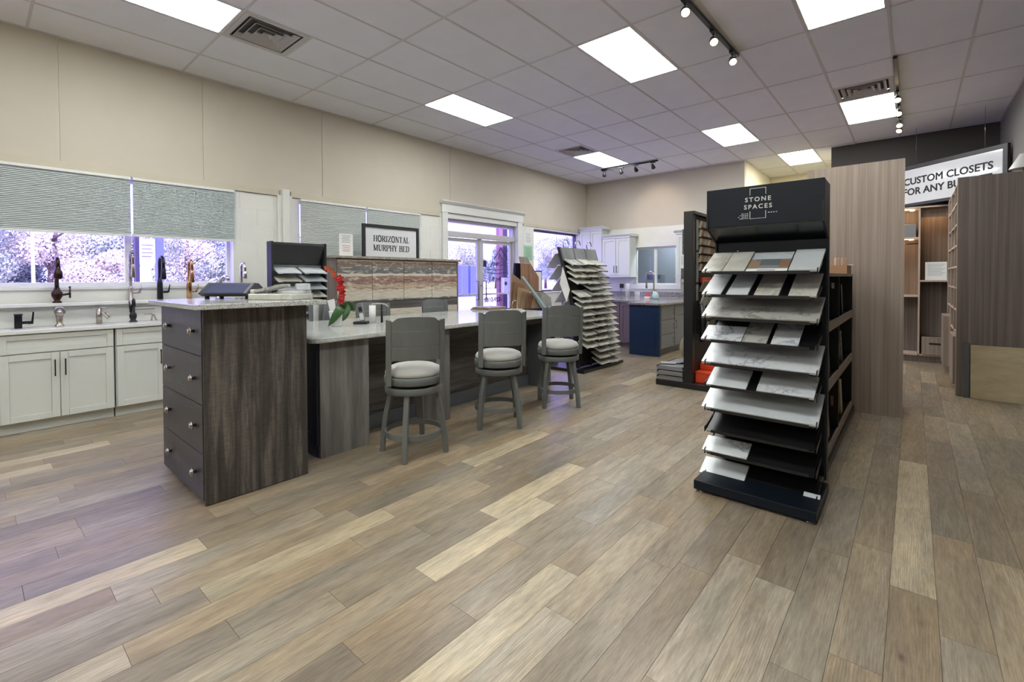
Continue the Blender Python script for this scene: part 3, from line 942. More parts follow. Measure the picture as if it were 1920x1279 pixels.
# lettering on the outside of the glass, so it reads mirrored from in here
mf = lambda y, z: facing((-6.440, y, z), (0, -1, 0), (0, 0, 1))
lt = MB()
lt.join(text_mb('-529-0188', .125, .001, bold=.004).xf(facing((-6.452, 6.93, .90), (0, -1, 0), (0, 0, 1))))
lt.join(text_mb('SQ', .15, .001).xf(facing((-6.452, 7.22, 1.64), (0, -1, 0), (0, 0, 1))))
lt.join(text_mb('tech', .13, .001, bold=.004).xf(facing((-6.452, 6.985, 1.635), (0, -1, 0), (0, 0, 1))))
lt.join(text_mb('Fri. 9-5', .12, .001, bold=.003).xf(facing((-6.452, 6.98, 1.31), (0, -1, 0), (0, 0, 1))))
part('lettering', lt, 'letter', door, 'mirrored shop lettering on the right leaf')
ho = MB()
for a, b_ in (((7.38, 1.72), (7.17, 1.95)), ((7.17, 1.95), (6.96, 1.72))):
    ho.tube([(-6.452, a[0], a[1]), (-6.452, b_[0], b_[1])], .010, 6)
ho.tube([(-6.452, 7.22, 1.72), (-6.452, 7.12, 1.84), (-6.452, 7.09, 1.72)], .010, 6)
for k, (z, y0, y1) in enumerate([(1.52, 6.75, 7.30), (1.45, 6.78, 7.34)]):
    ho.tube([(-6.452, y0, z), (-6.452, (y0 + y1) / 2, z - .02), (-6.452, y1, z + .015)], .007, 5)
ho.box(-6.4525, -6.4515, 6.60, 6.74, 1.56, 1.69)
part('emblem', ho, 'letter', door, 'house outline emblem and dark window sticker')
lt = MB()
for z, s_ in ((.72 + .30, 'Walk-ins'), (.72 + .22, 'Welcome')):
    pass
for z, wds in ((1.20, 'Sat. by'), (1.12, 'appointment')):
    pass

# ---- back wall, alcove, dark wall, right wall, wall behind the viewer
WB = (-5.02, -3.97, 1.16, 2.05)        # interior window opening
b = MB()
b.box(-6.55, WB[0], YB + .003, YB + .14, 0, 2.5).box(WB[1], XA0, YB + .003, YB + .14, 0, 2.5)
b.box(WB[0], WB[1], YB + .003, YB + .14, 0, WB[2]).box(WB[0], WB[1], YB + .003, YB + .14, WB[3], 2.5)
wall_back = struct('wall_back', b, 'block')
part('upper_wall', MB().box(-6.55, XA0, YB, YB + .14, 2.5, 4.0), 'beige', wall_back, 'beige painted wall above the blockwork')
blocks(wall_back, 'y', -4.93, WB[0], .95, 2.5, YB)
blocks(wall_back, 'y', WB[0], WB[1], 2.13, 2.5, YB)
blocks(wall_back, 'y', WB[0], WB[1], .92, 1.09, YB)
blocks(wall_back, 'y', WB[1], -2.62, .92, 2.5, YB)
blocks(wall_back, 'y', -6.2, -4.94, .92, 1.42, YB)
struct('wall_alcove_left', MB().box(XA0 - .12, XA0, YB + .141, YA, 0, 4.0), 'cream')
struct('wall_alcove_back', MB().box(XA0 - .12, XA1 + .1, YA, YA + .12, 0, 4.0), 'cream')
struct('wall_alcove_right', MB().box(XA1, XA1 + .10, YB + .161, YA, 0, 4.0), 'cream')
struct('wall_dark', MB().box(XA1, XR, YB + .04, YB + .16, 0, 4.0), 'dark_wall')
struct('wall_right', MB().box(XR, XR + .15, YF - .2, YB + .16, 0, 4.0), 'dark_wall2')
struct('wall_front', MB().box(-6.55, XR + .15, YF - .2, YF, 0, 4.0), 'beige')
# interior window in the back wall, looking into a dim office
wo = struct('window_4', MB().box(-5.10, WB[0] + .02, YB - .03, YB + .012, WB[2] - .08, WB[3] + .09).box(WB[1] - .02, WB[1] + .09, YB - .03, YB + .012, WB[2] - .08, WB[3] + .09)
            .box(-5.10, WB[1] + .09, YB - .03, YB + .012, WB[3] - .01, WB[3] + .09).box(-5.10, WB[1] + .09, YB - .035, YB + .012, WB[2] - .09, WB[2] + .02), 'white', .003)
wf = MB()
for (a, c) in ((WB[0], WB[0] + .07), (-4.53, -4.47), (WB[1] - .035, WB[1])):
    wf.box(a, c, YB + .05, YB + .10, WB[2], WB[3])
wf.box(WB[0], WB[1], YB + .05, YB + .10, WB[2], WB[2] + .05).box(WB[0], WB[1], YB + .05, YB + .10, WB[3] - .05, WB[3])
part('sash', wf, 'white', wo)
part('pane', MB().box(WB[0] + .07, WB[1] - .035, YB + .073, YB + .077, WB[2] + .05, WB[3] - .05), 'glass_clear', wo)
rm = MB().box(-5.9, -3.1, YB + 1.7, YB + 1.75, .6, 2.8).box(-5.9, -5.85, YB + .14, YB + 1.7, .6, 2.8).box(-3.15, -3.1, YB + .14, YB + 1.7, .6, 2.8)
rm.box(-5.9, -3.1, YB + .14, YB + 1.75, 2.8, 2.85).box(-5.9, -3.1, YB + .14, YB + 1.75, .55, .6)
struct('wall_office', rm, 'room_grey')
ol = bpy.data.lights.new('office_fill', 'AREA'); ol.energy = 75; ol.size = .6; ol.color = (.9, .95, 1)  # added unseen fill that brightens the office behind the glass
oo = bpy.data.objects.new('office_fill', ol); COL.objects.link(oo); oo.location = (-4.4, YB + .9, 2.75)
part('open_door', MB().box(-4.40, -3.75, YB + 1.0, YB + 1.04, .6, 2.3), 'white', wo, 'pale door leaf inside the dim office')

# ================================================================== LEFT SIDE: white base cabinets, ledge, faucets, shades
def shaker(mb_frame, mb_panel, x, y0, y1, z0, z1, st=.055):
    """frame-and-panel front facing +x at plane x"""
    f = MB()
    f.box(x - .019, x, y0, y0 + st, z0, z1).box(x - .019, x, y1 - st, y1, z0, z1)
    f.box(x - .019, x, y0 + st, y1 - st, z0, z0 + st).box(x - .019, x, y0 + st, y1 - st, z1 - st, z1)
    mb_frame.join(f)
    mb_panel.box(x - .019, x - .009, y0 + st, y1 - st, z0 + st, z1 - st)

def base_cabinet(y0, y1, label, doors, nf=1, xf=-5.85, mat='white_cab', hx=True):
    t = thing('base_cabinet', label, 'cabinet', (xf - .25, (y0 + y1) / 2, 0), group='white base cabinets along the window wall')
    part('body', MB().box(-6.28, xf - .02, y0, y1, .10, .868), mat, t)
    part('toe_kick', MB().box(-6.28, xf - .075, y0, y1, 0, .10), mat, t)
    f = MB()
    shaker(f, f, xf, y0 + .006, y1 - .006, .70, .862, .045)
    part('drawer_front', f, mat, t, bevel=.0015)
    e = [y0 + .006 + (y1 - y0 - .012) * k / len(doors) for k in range(len(doors) + 1)]
    for k, side in enumerate(doors):
        f = MB(); a, b_ = e[k] + .002, e[k + 1] - .002
        shaker(f, f, xf, a, b_, .106, .692)
        d = part('door', f, mat, t, bevel=.0015)
        hy = b_ - .032 if side == 'r' else a + .032
        h = MB().box(xf + .022, xf + .030, hy - .005, hy + .005, .478, .628).box(xf, xf + .024, hy - .004, hy + .004, .490, .500).box(xf, xf + .024, hy - .004, hy + .004, .606, .616)
        part('handle', h, 'black', d, 'black bar handle', bevel=.001)
    return t
base_cabinet(.155, .913, 'white two-door cabinet with one wide drawer front at the left edge', 'rl')
base_cabinet(.925, 1.70, 'white cabinet half hidden behind the dark drawer chest', 'rl')
base_cabinet(-.62, .143, 'white cabinet cut off by the left edge of the picture', 'rl')
solo('countertop', MB().box(-6.20, -5.83, -.62, 1.72, .870, .905), 'white_gloss', 'white quartz countertop on the base cabinets under the windows', 'countertop', bevel=.003)
for k, (a, b_) in enumerate([(-.62, .44), (.44, .72), (.72, 1.02), (1.02, 1.72)]):
    pass
lg = thing('display_ledge', 'white raised ledge carrying tall faucets under the window', 'shelf', (-6.22, .75, .905))
part('riser', MB().box(-6.298, -6.20, -.62, 2.35, .905, 1.088), 'white', lg)
part('shelf_board', MB().box(-6.298, -6.13, -.62, 2.36, 1.088, 1.12), 'white', lg, bevel=.004)
part('leg_panel', MB().box(-6.298, -6.20, 1.74, 2.35, 0, .905), 'white', lg)
part('molding', MB().box(-6.20, -6.185, -.62, 2.35, 1.06, 1.088), 'white', lg, bevel=.003)
cr = thing('price_card', 'small white card stuck on the ledge riser beside the dark chest', 'sign', (-6.19, 1.22, .99))
part('card', MB().box(-6.199, -6.194, 1.10, 1.33, 1.0, 1.052), 'paper', cr)
part('print', MB().box(-6.194, -6.1935, 1.12, 1.31, 1.022, 1.03), 'letter_grey', cr, 'line of small grey print')

FX = -6.205
def gooseneck(y, top, r, tr, mat, base=.03, z0=1.12, x=FX, drop=.12, name='faucet', label='', head=None, handle=None, body=None, spring=False, sweep=1.0, hm=None):
    t = thing(name, label, 'faucet', (x, y, z0), group='faucets displayed on the ledge')
    cz = top - r
    b_ = MB().lathe(body or [(base, z0), (base, z0 + .006), (base * .7, z0 + .02), (base * .66, z0 + .13), (tr * 1.1, z0 + .16)], (x, y, 0), 18)
    part('base', b_, mat, t)
    path = [(x, y, z0 + .12), (x, y, cz)] + arc((x + r, y, cz), r, pi, pi * .02, 14)[1:] + [(x + 2 * r, y, cz - drop * .4)]
    part('spout', MB().tube(path, tr, 12), mat, t)
    hd = MB().lathe(head or [(tr * 1.2, cz - drop), (tr * 1.6, cz - drop + .012), (tr * 1.25, cz - drop * .35), (tr, cz - drop * .3)][::-1], (x + 2 * r, y, 0), 14)
    part('spray_head', hd, hm or mat, t)
    if spring:
        s_ = MB()
        hp = []
        for k in range(0, 190):
            f = k / 189
            L1 = cz - (z0 + .2); La = pi * r; tot = L1 + La; d = f * tot
            if d < L1: p = Vector((x, y, z0 + .2 + d)); tn = Vector((0, 0, 1))
            else:
                a = pi - (d - L1) / r; p = Vector((x + r + r * cos(a), y, cz + r * sin(a))); tn = Vector((sin(a), 0, -cos(a)))
            nn = Vector((tn.z, 0, -tn.x)); bb = Vector((0, 1, 0))
            ph = f * 2 * pi * 26
            hp.append(p + (nn * cos(ph) + bb * sin(ph)) * tr * 1.45)
        s_.tube(hp, .003, 5)
        part('spring', s_, mat, t)
        part('holder', MB().tube([(x, y, z0 + .26), (x + 2 * r, y, z0 + .30)], .006, 8), mat, t)
    if handle == 'cross':
        h = MB().tube([(x, y, z0 + .07), (x, y + .085, z0 + .085)], .011, 10).tube([(x, y + .09, z0 + .045), (x, y + .09, z0 + .15)], [.008, .006], 8).ball((x, y + .09, z0 + .15), .009)
        h.tube([(x - .035, y + .09, z0 + .085), (x + .035, y + .09, z0 + .085)], .007, 8)
    else:
        h = MB().tube([(x, y, z0 + .085), (x, y + .07, z0 + .085)], .013, 10).tube([(x, y + .075, z0 + .078), (x + .005, y + .088, z0 + .165)], [.009, .005], 8)
    part('handle', h, mat, t)
    return t
gooseneck(.555, 1.545, .055, .016, 'bronze', base=.04, label='dark bronze pull-down faucet with a cross handle, leftmost on the ledge', handle='cross',
          body=[(.034, 1.12), (.036, 1.128), (.020, 1.145), (.040, 1.185), (.042, 1.21), (.026, 1.245), (.020, 1.27)],
          head=[(.018, 1.47), (.020, 1.44), (.033, 1.41), (.034, 1.36), (.020, 1.345)], drop=.1)
gooseneck(1.11, 1.62, .06, .012, 'nickel', base=.026, label='tall spring-neck chrome faucet in front of the window mullion', spring=True, drop=.2)
gooseneck(1.36, 1.585, .075, .016, 'faucet_black', base=.030, label='matte black gooseneck faucet on the ledge', drop=.17,
          body=[(.028, 1.12), (.028, 1.125), (.026, 1.30), (.017, 1.36)])
gooseneck(1.63, 1.555, .052, .016, 'gold', base=.028, label='brushed gold gooseneck faucet on the ledge', drop=.20,
          body=[(.026, 1.12), (.026, 1.30), (.017, 1.33)], hm='gold')
gooseneck(2.17, 1.535, .06, .015, 'chrome', base=.026, label='chrome gooseneck faucet right of the window, against the white blocks', drop=.13)
# low curved chrome faucet, seen over the chest
t = thing('faucet', 'low thick chrome faucet with an upright lever, just left of the payment tablet', 'faucet', (-6.2, 1.92, 1.12), group='faucets displayed on the ledge')
part('base', MB().lathe([(.034, 1.12), (.034, 1.126), (.028, 1.14), (.027, 1.20)], (-6.2, 1.92, 0), 16), 'chrome', t)
part('spout', MB().tube([(-6.2, 1.92, 1.17), (-6.19, 1.925, 1.27), (-6.15, 1.94, 1.345), (-6.08, 1.95, 1.375), (-6.03, 1.96, 1.36), (-6.01, 1.965, 1.325)], [.026, .024, .021, .019, .018, .019], 12), 'chrome', t)
part('lever', MB().tube([(-6.2, 1.90, 1.18), (-6.21, 1.895, 1.28), (-6.19, 1.905, 1.385)], [.022, .018, .009], 10), 'chrome', t)

CX = -6.09
def low(name, y, label):
    return thing(name, label, 'faucet', (CX, y, .905), group='small basin faucets on the white counter')
t = low('basin_faucet', .292, 'square matte black basin faucet at the left end of the counter')
part('body', MB().box(CX - .025, CX + .025, .265, .315, .905, 1.025).box(CX - .027, CX + .075, .262, .318, 1.025, 1.037), 'faucet_black', t, bevel=.003)
part('lever', MB().tube([(CX, .315, .955), (CX, .375, .955)], .013, 10).prism([(.35, .94), (.385, .94), (.392, 1.05), (.382, 1.05), (.372, .965), (.35, .965)], CX - .012, CX + .012, axis='x'), 'faucet_black', t)
t = low('basin_faucet', .558, 'brushed nickel waterfall faucet with a round open mouth')
part('body', MB().lathe([(.036, .905), (.034, .912), (.021, .93), (.024, .98), (.032, 1.03), (.034, 1.06), (.026, 1.085), (.008, 1.092)], (CX, .558, 0), 18), 'nickel', t)
part('spout', MB().tube(arc((CX + .035, .558, 1.045), .034, 0, 2 * pi, 18, 'yz')[:-1], .006, 8, closed=True).tube([(CX, .558, 1.06), (CX + .045, .558, 1.02)], [.02, .026], 10), 'nickel', t)
t = low('basin_faucet', .84, 'straight brushed nickel faucet with a top lever and looped spout')
part('body', MB().box(CX - .02, CX + .02, .82, .86, .905, .912).tube([(CX, .84, .905), (CX, .84, 1.06)], .023, 14), 'nickel', t)
part('lever', MB().tube([(CX, .84, 1.058), (CX + .01, .91, 1.062)], [.008, .005], 8), 'nickel', t)
part('spout', MB().tube([(CX + .01, .845, 1.04), (CX + .04, .87, 1.0), (CX + .05, .90, .955), (CX + .045, .91, .975), (CX + .03, .885, 1.02)], .008, 8), 'nickel', t)
t = low('basin_faucet', 1.105, 'tall ornate black faucet at the right of the counter row')
part('body', MB().lathe([(.036, .905), (.036, .912), (.022, .925), (.032, .96), (.030, .985), (.018, 1.0), (.016, 1.08)], (CX, 1.105, 0), 16), 'faucet_black', t)
part('spout', MB().tube([(CX, 1.105, 1.07), (CX, 1.105, 1.11)] + arc((CX + .03, 1.105, 1.11), .03, pi, -.3, 8)[1:] + [(CX + .06, 1.108, 1.06)], .010, 8), 'faucet_black', t)
part('handle', MB().tube([(CX, 1.085, 1.0), (CX, 1.075, 1.12)], [.009, .006], 8), 'faucet_black', t)
t = low('basin_faucet', 1.275, 'small low brushed nickel faucet beside the dark chest')
part('body', MB().tube([(CX, 1.255, .907), (CX, 1.27, .975)], .008, 8).tube([(CX, 1.30, .907), (CX, 1.275, .975)], .008, 8).lathe([(.012, .96), (.014, .99)], (CX, 1.272, 0), 10), 'nickel', t)
part('spout', MB().tube([(CX, 1.27, .978), (CX + .01, 1.19, .982)], .007, 8), 'nickel', t)

def shade(y0, y1, z0, z1, label, x=-6.275, pitch=.0165, mat='blind'):
    t = thing('cellular_shade', label, 'window shade', (x, (y0 + y1) / 2, z1), group='pleated cellular shades on the window wall')
    part('head_rail', MB().box(x - .022, x + .022, y0, y1, z1 - .03, z1), 'white', t, bevel=.003)
    n = int((z1 - .03 - z0 - .02) / pitch); zt = z1 - .03
    vs = []; fs = []
    for k in range(2 * n + 1):
        z = zt - k * (zt - z0 - .02) / (2 * n)
        d = .010 if k % 2 else 0
        vs += [(x + .002 + d, y0 + .003, z), (x + .002 + d, y1 - .003, z)]
        if k: fs.append((2 * k - 2, 2 * k - 1, 2 * k + 1, 2 * k))
    o = len(vs)
    vs2 = [(2 * x - .004 - a[0] + .004, a[1], a[2]) for a in vs]
    m_ = MB().add(vs, fs).add(vs2, fs)
    part('pleated_fabric', m_, mat, t, 'pale pleated fabric')
    part('bottom_rail', MB().box(x - .016, x + .016, y0, y1, z0, z0 + .022), 'white', t, bevel=.003)
    return t
shade(-1.55, 1.133, 1.795, 2.42, 'wide pleated shade half drawn over the far left window')
shade(1.152, 2.128, 1.795, 2.42, 'pleated shade half drawn, just left of the white block pier')
shade(2.936, 3.93, 1.30, 2.418, 'fully lowered pleated shade behind the framed white sign, left one of two', mat='blind2')
shade(3.945, 4.948, 1.30, 2.418, 'fully lowered pleated shade behind the framed white sign, right one of two', mat='blind2')

# ================================================================== DARK DRAWER CHEST
ch = thing('drawer_chest', 'tall charcoal wood chest of four drawers with round steel knobs', 'chest', (-3.58, 1.19, 0))
cx0, cx1, cy0, cy1 = -4.02, -3.145, .888, 1.505
part('carcass', MB().box(cx0, cx1 - .02, cy0 + .025, cy1, .05, 1.165), 'navy_black2', ch)
part('side_panel', MB().box(cx1 - .02, cx1, cy0 + .004, cy1, .004, 1.165), 'darkwood', ch, 'rough-sawn side panel', bevel=.001)
part('plinth', MB().box(cx0 + .02, cx1 - .03, cy0 + .05, cy1 - .02, 0, .05), 'black_soft', ch)
zs = [.028, .303, .595, .885, 1.163]
kz = [.173, .457, .742, 1.028]
for k in range(4):
    d = part('drawer', MB().box(cx0, cx1 - .022, cy0 - .001, cy0 + .02, zs[k] + .002, zs[k + 1] - .002), 'drawerwood', ch, bevel=.0012)
    for x in (-3.30, -3.826):
        kb = MB().lathe([(.010, 0), (.008, -.012), (.014, -.017), (.024, -.020), (.025, -.024), (.017, -.026), (.0165, -.028), (.020, -.031), (.010, -.035)],
                        (x, cy0, kz[k]), 16, 'y')
        part('knob', kb, 'knob', d, 'ridged round steel knob')
part('top_slab', MB().box(-4.10, -3.045, .828, 1.60, 1.165, 1.197), 'granite', ch, 'pale speckled granite top', bevel=.004)

# payment tablet on its wedge stand
tb = thing('payment_tablet', 'dark wedge-shaped tablet stand lying on the granite chest top', 'tablet', (-3.83, 1.29, 1.197), rotz=radians(38))
f = MB().prism([(-.10, .012), (.10, .030), (.155, .118), (.145, .125), (-.06, .112), (-.115, .045)], -.19, .19, axis='x')
f.v = [(x, -y, z) for x, y, z in f.v]
part('stand', MB().prism([(-.14, .04), (-.10, .018), (.10, .018), (.13, .045), (.02, .112), (-.03, .116)], -.18, .18, axis='x'), 'dark_plastic', tb, local=True, bevel=.006)
scr = MB().boxm(Matrix.Translation((0, -.088, .074)) @ Matrix.Rotation(radians(35), 4, 'X'), -.15, .15, -.055, .055, -.003, .004)
part('screen', scr, 'screen', tb, 'slate blue glossy screen', local=True)
for x in (-.15, .15):
    part('foot', MB().lathe([(.016, 0), (.013, .022)], (x, -.08, 0), 10), 'black_soft', tb, local=True)
for x in (-.15, .15):
    part('foot', MB().lathe([(.014, 0), (.013, .022)], (x, .08, 0), 10), 'black_soft', tb, local=True)

st = solo('stone_sample', MB().prism([(-.19, -.10), (.15, -.13), (.19, .05), (.16, .12), (-.14, .13), (-.20, .02)], 0, .042), 'marble_cream',
          'thick cream and brown stone slab offcut lying on the granite chest top', 'stone sample', (0, 0, 0), bevel=.006)
st.location = (-3.36, 1.44, 1.197); st.rotation_euler = (0, 0, radians(35))
o = solo('stone_sample', MB().box(-.10, .10, -.06, .06, 0, .022), 'marble_grey', 'dark-topped stone tile tilted on the stack beside the tablet', 'stone sample', (0, 0, 0), group='stone offcuts stacked on the chest top', bevel=.002)
o.location = (-3.42, 1.40, 1.2635); o.rotation_euler = (0, radians(-12), radians(38))
o = solo('stone_sample', MB().box(-.035, .055, -.05, .05, 0, .045), 'marble_white', 'white chunky stone block on top of the offcut stack', 'stone sample', (0, 0, 0), group='stone offcuts stacked on the chest top', bevel=.003)
o.location = (-3.27, 1.53, 1.2625); o.rotation_euler = (0, radians(0), radians(70))
o = solo('stone_sample', MB().box(-.11, .09, -.06, .06, 0, .020), 'marble_white', 'thin white stone tile lying at the right end of the offcut stack', 'stone sample', (0, 0, 0), group='stone offcuts stacked on the chest top', bevel=.002)
o.location = (-3.30, 1.50, 1.2395); o.rotation_euler = (0, 0, radians(20))
o = solo('stone_sample', MB().lathe([(.03, 0), (.032, .006), (.032, .022), (.027, .028)], n=16), 'stone_sample', 'small round stone disc at the left end of the offcut stack', 'stone sample', (0, 0, 0), group='stone offcuts stacked on the chest top')
o.location = (-3.49, 1.31, 1.2395)

# ================================================================== BAR COUNTER
br = thing('bar_counter', 'long counter-height bar with pale granite top and grey-washed wood posts', 'counter', (-3.95, 3.2, 0))
BY0, BY1 = 1.69, 4.74
part('body', MB().box(-4.33, -3.66, BY0 + .03, BY1 - .02, .0, .868), 'greywood_h', br)
def post(y0, y1, mat='greywood'):
    p = MB().box(-3.665, -3.33, y0, y1, 0, .868)
    return part('post_panel', p, mat, br, bevel=.002)
post(BY0, 2.10); post(2.80, 2.97)
part('far_post', MB().box(-3.665, -3.42, 4.56, 4.72, 0, .868), 'bluegrey', br, 'blue-grey far post', bevel=.002)
e = MB().box(-4.33, -3.345, BY0 - .012, BY0, .10, .866).box(-4.33, -4.26, BY0 - .022, BY0 - .012, .10, .866).box(-3.43, -3.345, BY0 - .022, BY0 - .012, .10, .866)
e.box(-4.26, -3.43, BY0 - .022, BY0 - .012, .78, .866).box(-4.26, -3.43, BY0 - .022, BY0 - .012, .10, .18).box(-4.33, -3.36, BY0 - .006, BY0 + .001, 0, .10)
part('end_panel', e, 'navywood', br, 'dark navy framed end panel', bevel=.002)
part('face_rail', MB().box(-3.66, -3.36, 2.10, 2.80, .80, .868).box(-3.66, -3.36, 2.97, 4.56, .80, .868), 'greywood_h', br)
for a, b_ in ((2.10, 2.80), (2.97, 4.56)):
    part('baseboard', MB().box(-3.66, -3.645, a, b_, 0, .11).box(-3.66, -3.640, a, b_, .11, .13), 'bluegrey', br, 'grey painted baseboard', bevel=.002)
for a, b_ in ((2.14, 2.77), (3.03, 3.75), (3.81, 4.52)):
    f = MB().box(-3.66, -3.648, a, a + .06, .16, .80).box(-3.66, -3.648, b_ - .06, b_, .16, .80).box(-3.66, -3.648, a + .06, b_ - .06, .74, .80).box(-3.66, -3.648, a + .06, b_ - .06, .16, .22)
    part('recess_panel', f, 'greywood_h', br, bevel=.001)
# granite top with rounded near corner and a softly chiselled edge
r = .07
poly = [(-4.66, 1.60)] + [(-3.265 - r + r * sin(a), 1.60 + r - r * cos(a)) for a in [i * pi / 16 for i in range(9)]] + [(-3.265, 4.93), (-4.66, 4.93)]
part('granite_top', MB().prism(poly, .868, .907), 'granite', br, 'pale speckled granite top', bevel=.008)
part('back_support', MB().box(-4.36, -4.32, BY0, BY1, 0, .868), 'greywood', br)

# ---- stools
def make_stool(label, loc, legrot, backrot, group):
    t = thing('bar_stool', label, 'stool', loc, group=group)
    S = .185
    for k in range(4):
        a = legrot + pi / 4 + k * pi / 2
        dx, dy = cos(a), sin(a)
        R0, R1 = S * 1.36, S * .93
        m_ = MB()
        rings = []
        wd = .019
        ux, uy = cos(a), sin(a); vx, vy = -sin(a), cos(a)
        for (z, R) in ((0, R0), (.12, R0 * .965), (.30, R0 * .86), (.488, R1)):
            w2 = wd * (0.9 if z == 0 else 1)
            for (p, q) in ((-1, -1), (1, -1), (1, 1), (-1, 1)):
                # square section, edges aligned with the ring
                ex, ey = (ux * p - vx * q) / 1.0, (uy * p - vy * q) / 1.0
                rings.append((ux * R + ex * w2, uy * R + ey * w2, z))
        fs = [(0, 3, 2, 1), (12, 13, 14, 15)]
        for i in range(3):
            for j in range(4):
                j2 = (j + 1) % 4
                fs.append((i * 4 + j, i * 4 + j2, (i + 1) * 4 + j2, (i + 1) * 4 + j))
        m_.add(rings, fs)
        part('leg', m_, 'stool', t, local=True, bevel=.003)
    part('foot_ring', MB().lathe([(.205, .150), (.222, .150), (.222, .188), (.205, .188), (.205, .150)], n=40, cap=False, smooth=False), 'stool', t, local=True)
    part('apron_ring', MB().lathe([(.150, .478), (.212, .478), (.216, .482), (.216, .522), (.212, .527), (.10, .527)], n=40), 'stool', t, local=True)
    part('swivel', MB().lathe([(.175, .527), (.175, .545)], n=28), 'black_soft', t, 'black swivel plate', local=True)
    part('seat_frame', MB().lathe([(.19, .545), (.216, .548), (.222, .556), (.222, .598), (.216, .606), (.12, .606)], n=40), 'stool', t, local=True)
    part('cushion', MB().lathe([(.205, .606), (.214, .618), (.214, .634), (.200, .658), (.160, .676), (.09, .684), (.001, .686)], n=36), 'cushion', t, 'round pale linen cushion', local=True)
    # curved back: slats between two uprights, on an arc about the seat
    def curve(u, z, off=0.0):
        # u in -1..1 across, back direction = backrot
        half = .205
        R = .42
        a = u * half / R
        lean = .045 * (z - .57) / .45
        bx = .200 + lean + off - R * (1 - cos(a)) 
        by = R * sin(a)
        return (bx * cos(backrot) - by * sin(backrot), bx * sin(backrot) + by * cos(backrot), z)
    def slab(zf0, zf1, u0=-1, u1=1, n=14, th=.010):
        vs = []; fs = []
        for i in range(n + 1):
            u = u0 + (u1 - u0) * i / n
            z0_, z1_ = zf0(u), zf1(u)
            vs += [curve(u, z0_, -th), curve(u, z1_, -th), curve(u, z1_, th), curve(u, z0_, th)]
        for i in range(n):
            a, b2 = i * 4, (i + 1) * 4
            for j in range(4):
                j2 = (j + 1) % 4
                fs.append((a + j, a + j2, b2 + j2, b2 + j))
        fs += [(0, 1, 2, 3), (n * 4 + 3, n * 4 + 2, n * 4 + 1, n * 4)]
        return MB().add(vs, fs)
    def top(u):
        au = abs(u)
        if au < .62: return 1.062 - .006 * (au / .62) ** 2
        if au < .86:
            s_ = (au - .62) / .24
            return 1.056 - .030 * (s_ * s_ * (3 - 2 * s_))
        return 1.026
    def low_(u):
        au = abs(u)
        return .742 if au < .86 else .742 - .02 * (au - .86) / .14
    part('back_slat', slab(lambda u: .957, top, -.93, .93), 'stool', t, local=True)
    part('back_slat', slab(lambda u: .850, lambda u: .954, -.93, .93), 'stool', t, local=True)
    part('back_slat', slab(low_, lambda u: .847, -.93, .93), 'stool', t, local=True)
    for s_ in (-1, 1):
        u0, u1 = (.885, 1.09) if s_ > 0 else (-1.09, -.885)
        part('back_post', slab(lambda u: .552, lambda u: 1.043 - (.0 if abs(u) > 1 else .004), u0, u1, 4, .016), 'stool', t, local=True, bevel=.002)
    return t
SG = 'round grey swivel bar stools at the long counter'
make_stool('nearest grey bar stool with a cream cushion, beside the grey-washed panel', (-2.925, 2.235, 0), radians(-8), radians(-32), SG)
make_stool('middle grey bar stool on the near side of the counter', (-2.892, 3.175, 0), radians(45), radians(-36), SG)
make_stool('farthest near-side grey bar stool, beside the cascading tile rack', (-2.858, 4.08, 0), radians(45), radians(-40), SG)
make_stool('grey stool behind the counter, next to the white cylinder', (-4.66, 3.10, 0), radians(0), radians(174), SG)
make_stool('grey stool behind the counter, in front of the reclaimed-wood bed cabinet', (-4.66, 4.06, 0), radians(0), radians(180), SG)

# ---- things on the bar
pz = .907
po = thing('potted_orchid', 'red orchid in a white pot with a broad drooping green leaf', 'plant', (-3.99, 2.19, pz))
px_, py_ = -3.99, 2.19
part('pot', MB().lathe([(.046, pz), (.050, pz + .01), (.068, pz + .13), (.070, pz + .14), (.062, pz + .14), (.058, pz + .12)], (px_, py_, 0), 20), 'white', po)
part('soil', MB().lathe([(.06, pz + .118), (.058, pz + .124)], (px_, py_, 0), 16), 'bark', po)
cvx, cvy = .759, .651       # picture-right direction on the floor plan
def P3(u, h, d=0.0):        # u to the right in the picture, h up, d away
    return (px_ + u * cvx - d * .651, py_ + u * cvy + d * .759, pz + h)
stem = [P3(.0, .12), P3(.01, .24), P3(.035, .34), P3(.03, .42), P3(0, .49), P3(-.05, .535), P3(-.11, .55)]
part('stem', MB().tube(stem, .004, 6), 'stem', po)
part('stake', MB().tube([P3(.02, .12), P3(.025, .33)], .003, 6), 'stem', po)
def flower(c, s_, seed):
    m_ = MB(); rr = random.Random(seed)
    for k in range(5):
        a = 2 * pi * k / 5 + rr.random() * .4
        ux, uz = cos(a), sin(a)
        base_ = Vector(c)
        rv = Vector((cvx, cvy, 0)); upv = Vector((0, 0, 1)); nv = rv.cross(upv)
        d = rv * ux + upv * uz; sd_ = rv * -uz + upv * ux
        pts = [base_, base_ + d * s_ * .5 + sd_ * s_ * .42 + nv * .008, base_ + d * s_ + nv * .002, base_ + d * s_ * .5 - sd_ * s_ * .42 + nv * .008, base_ + d * s_ * .55 - nv * .006]
        m_.add(pts, [(0, 1, 4), (1, 2, 4), (2, 3, 4), (3, 0, 4)], True)
    m_.ball(tuple(Vector(c) + Vector((cvx, cvy, 0)).cross(Vector((0, 0, 1))) * .008), s_ * .22, n=8, m=5)
    return m_
for k, (u, h, s_) in enumerate([(.055, .20, .032), (.045, .235, .036), (.06, .275, .038), (.055, .315, .036), (.035, .345, .040), (.062, .35, .034), (.04, .395, .040), (.018, .43, .036), (.045, .44, .034)]):
    part('flower', flower(P3(u, h, -.01 * (k % 3)), s_, k), 'red', po)
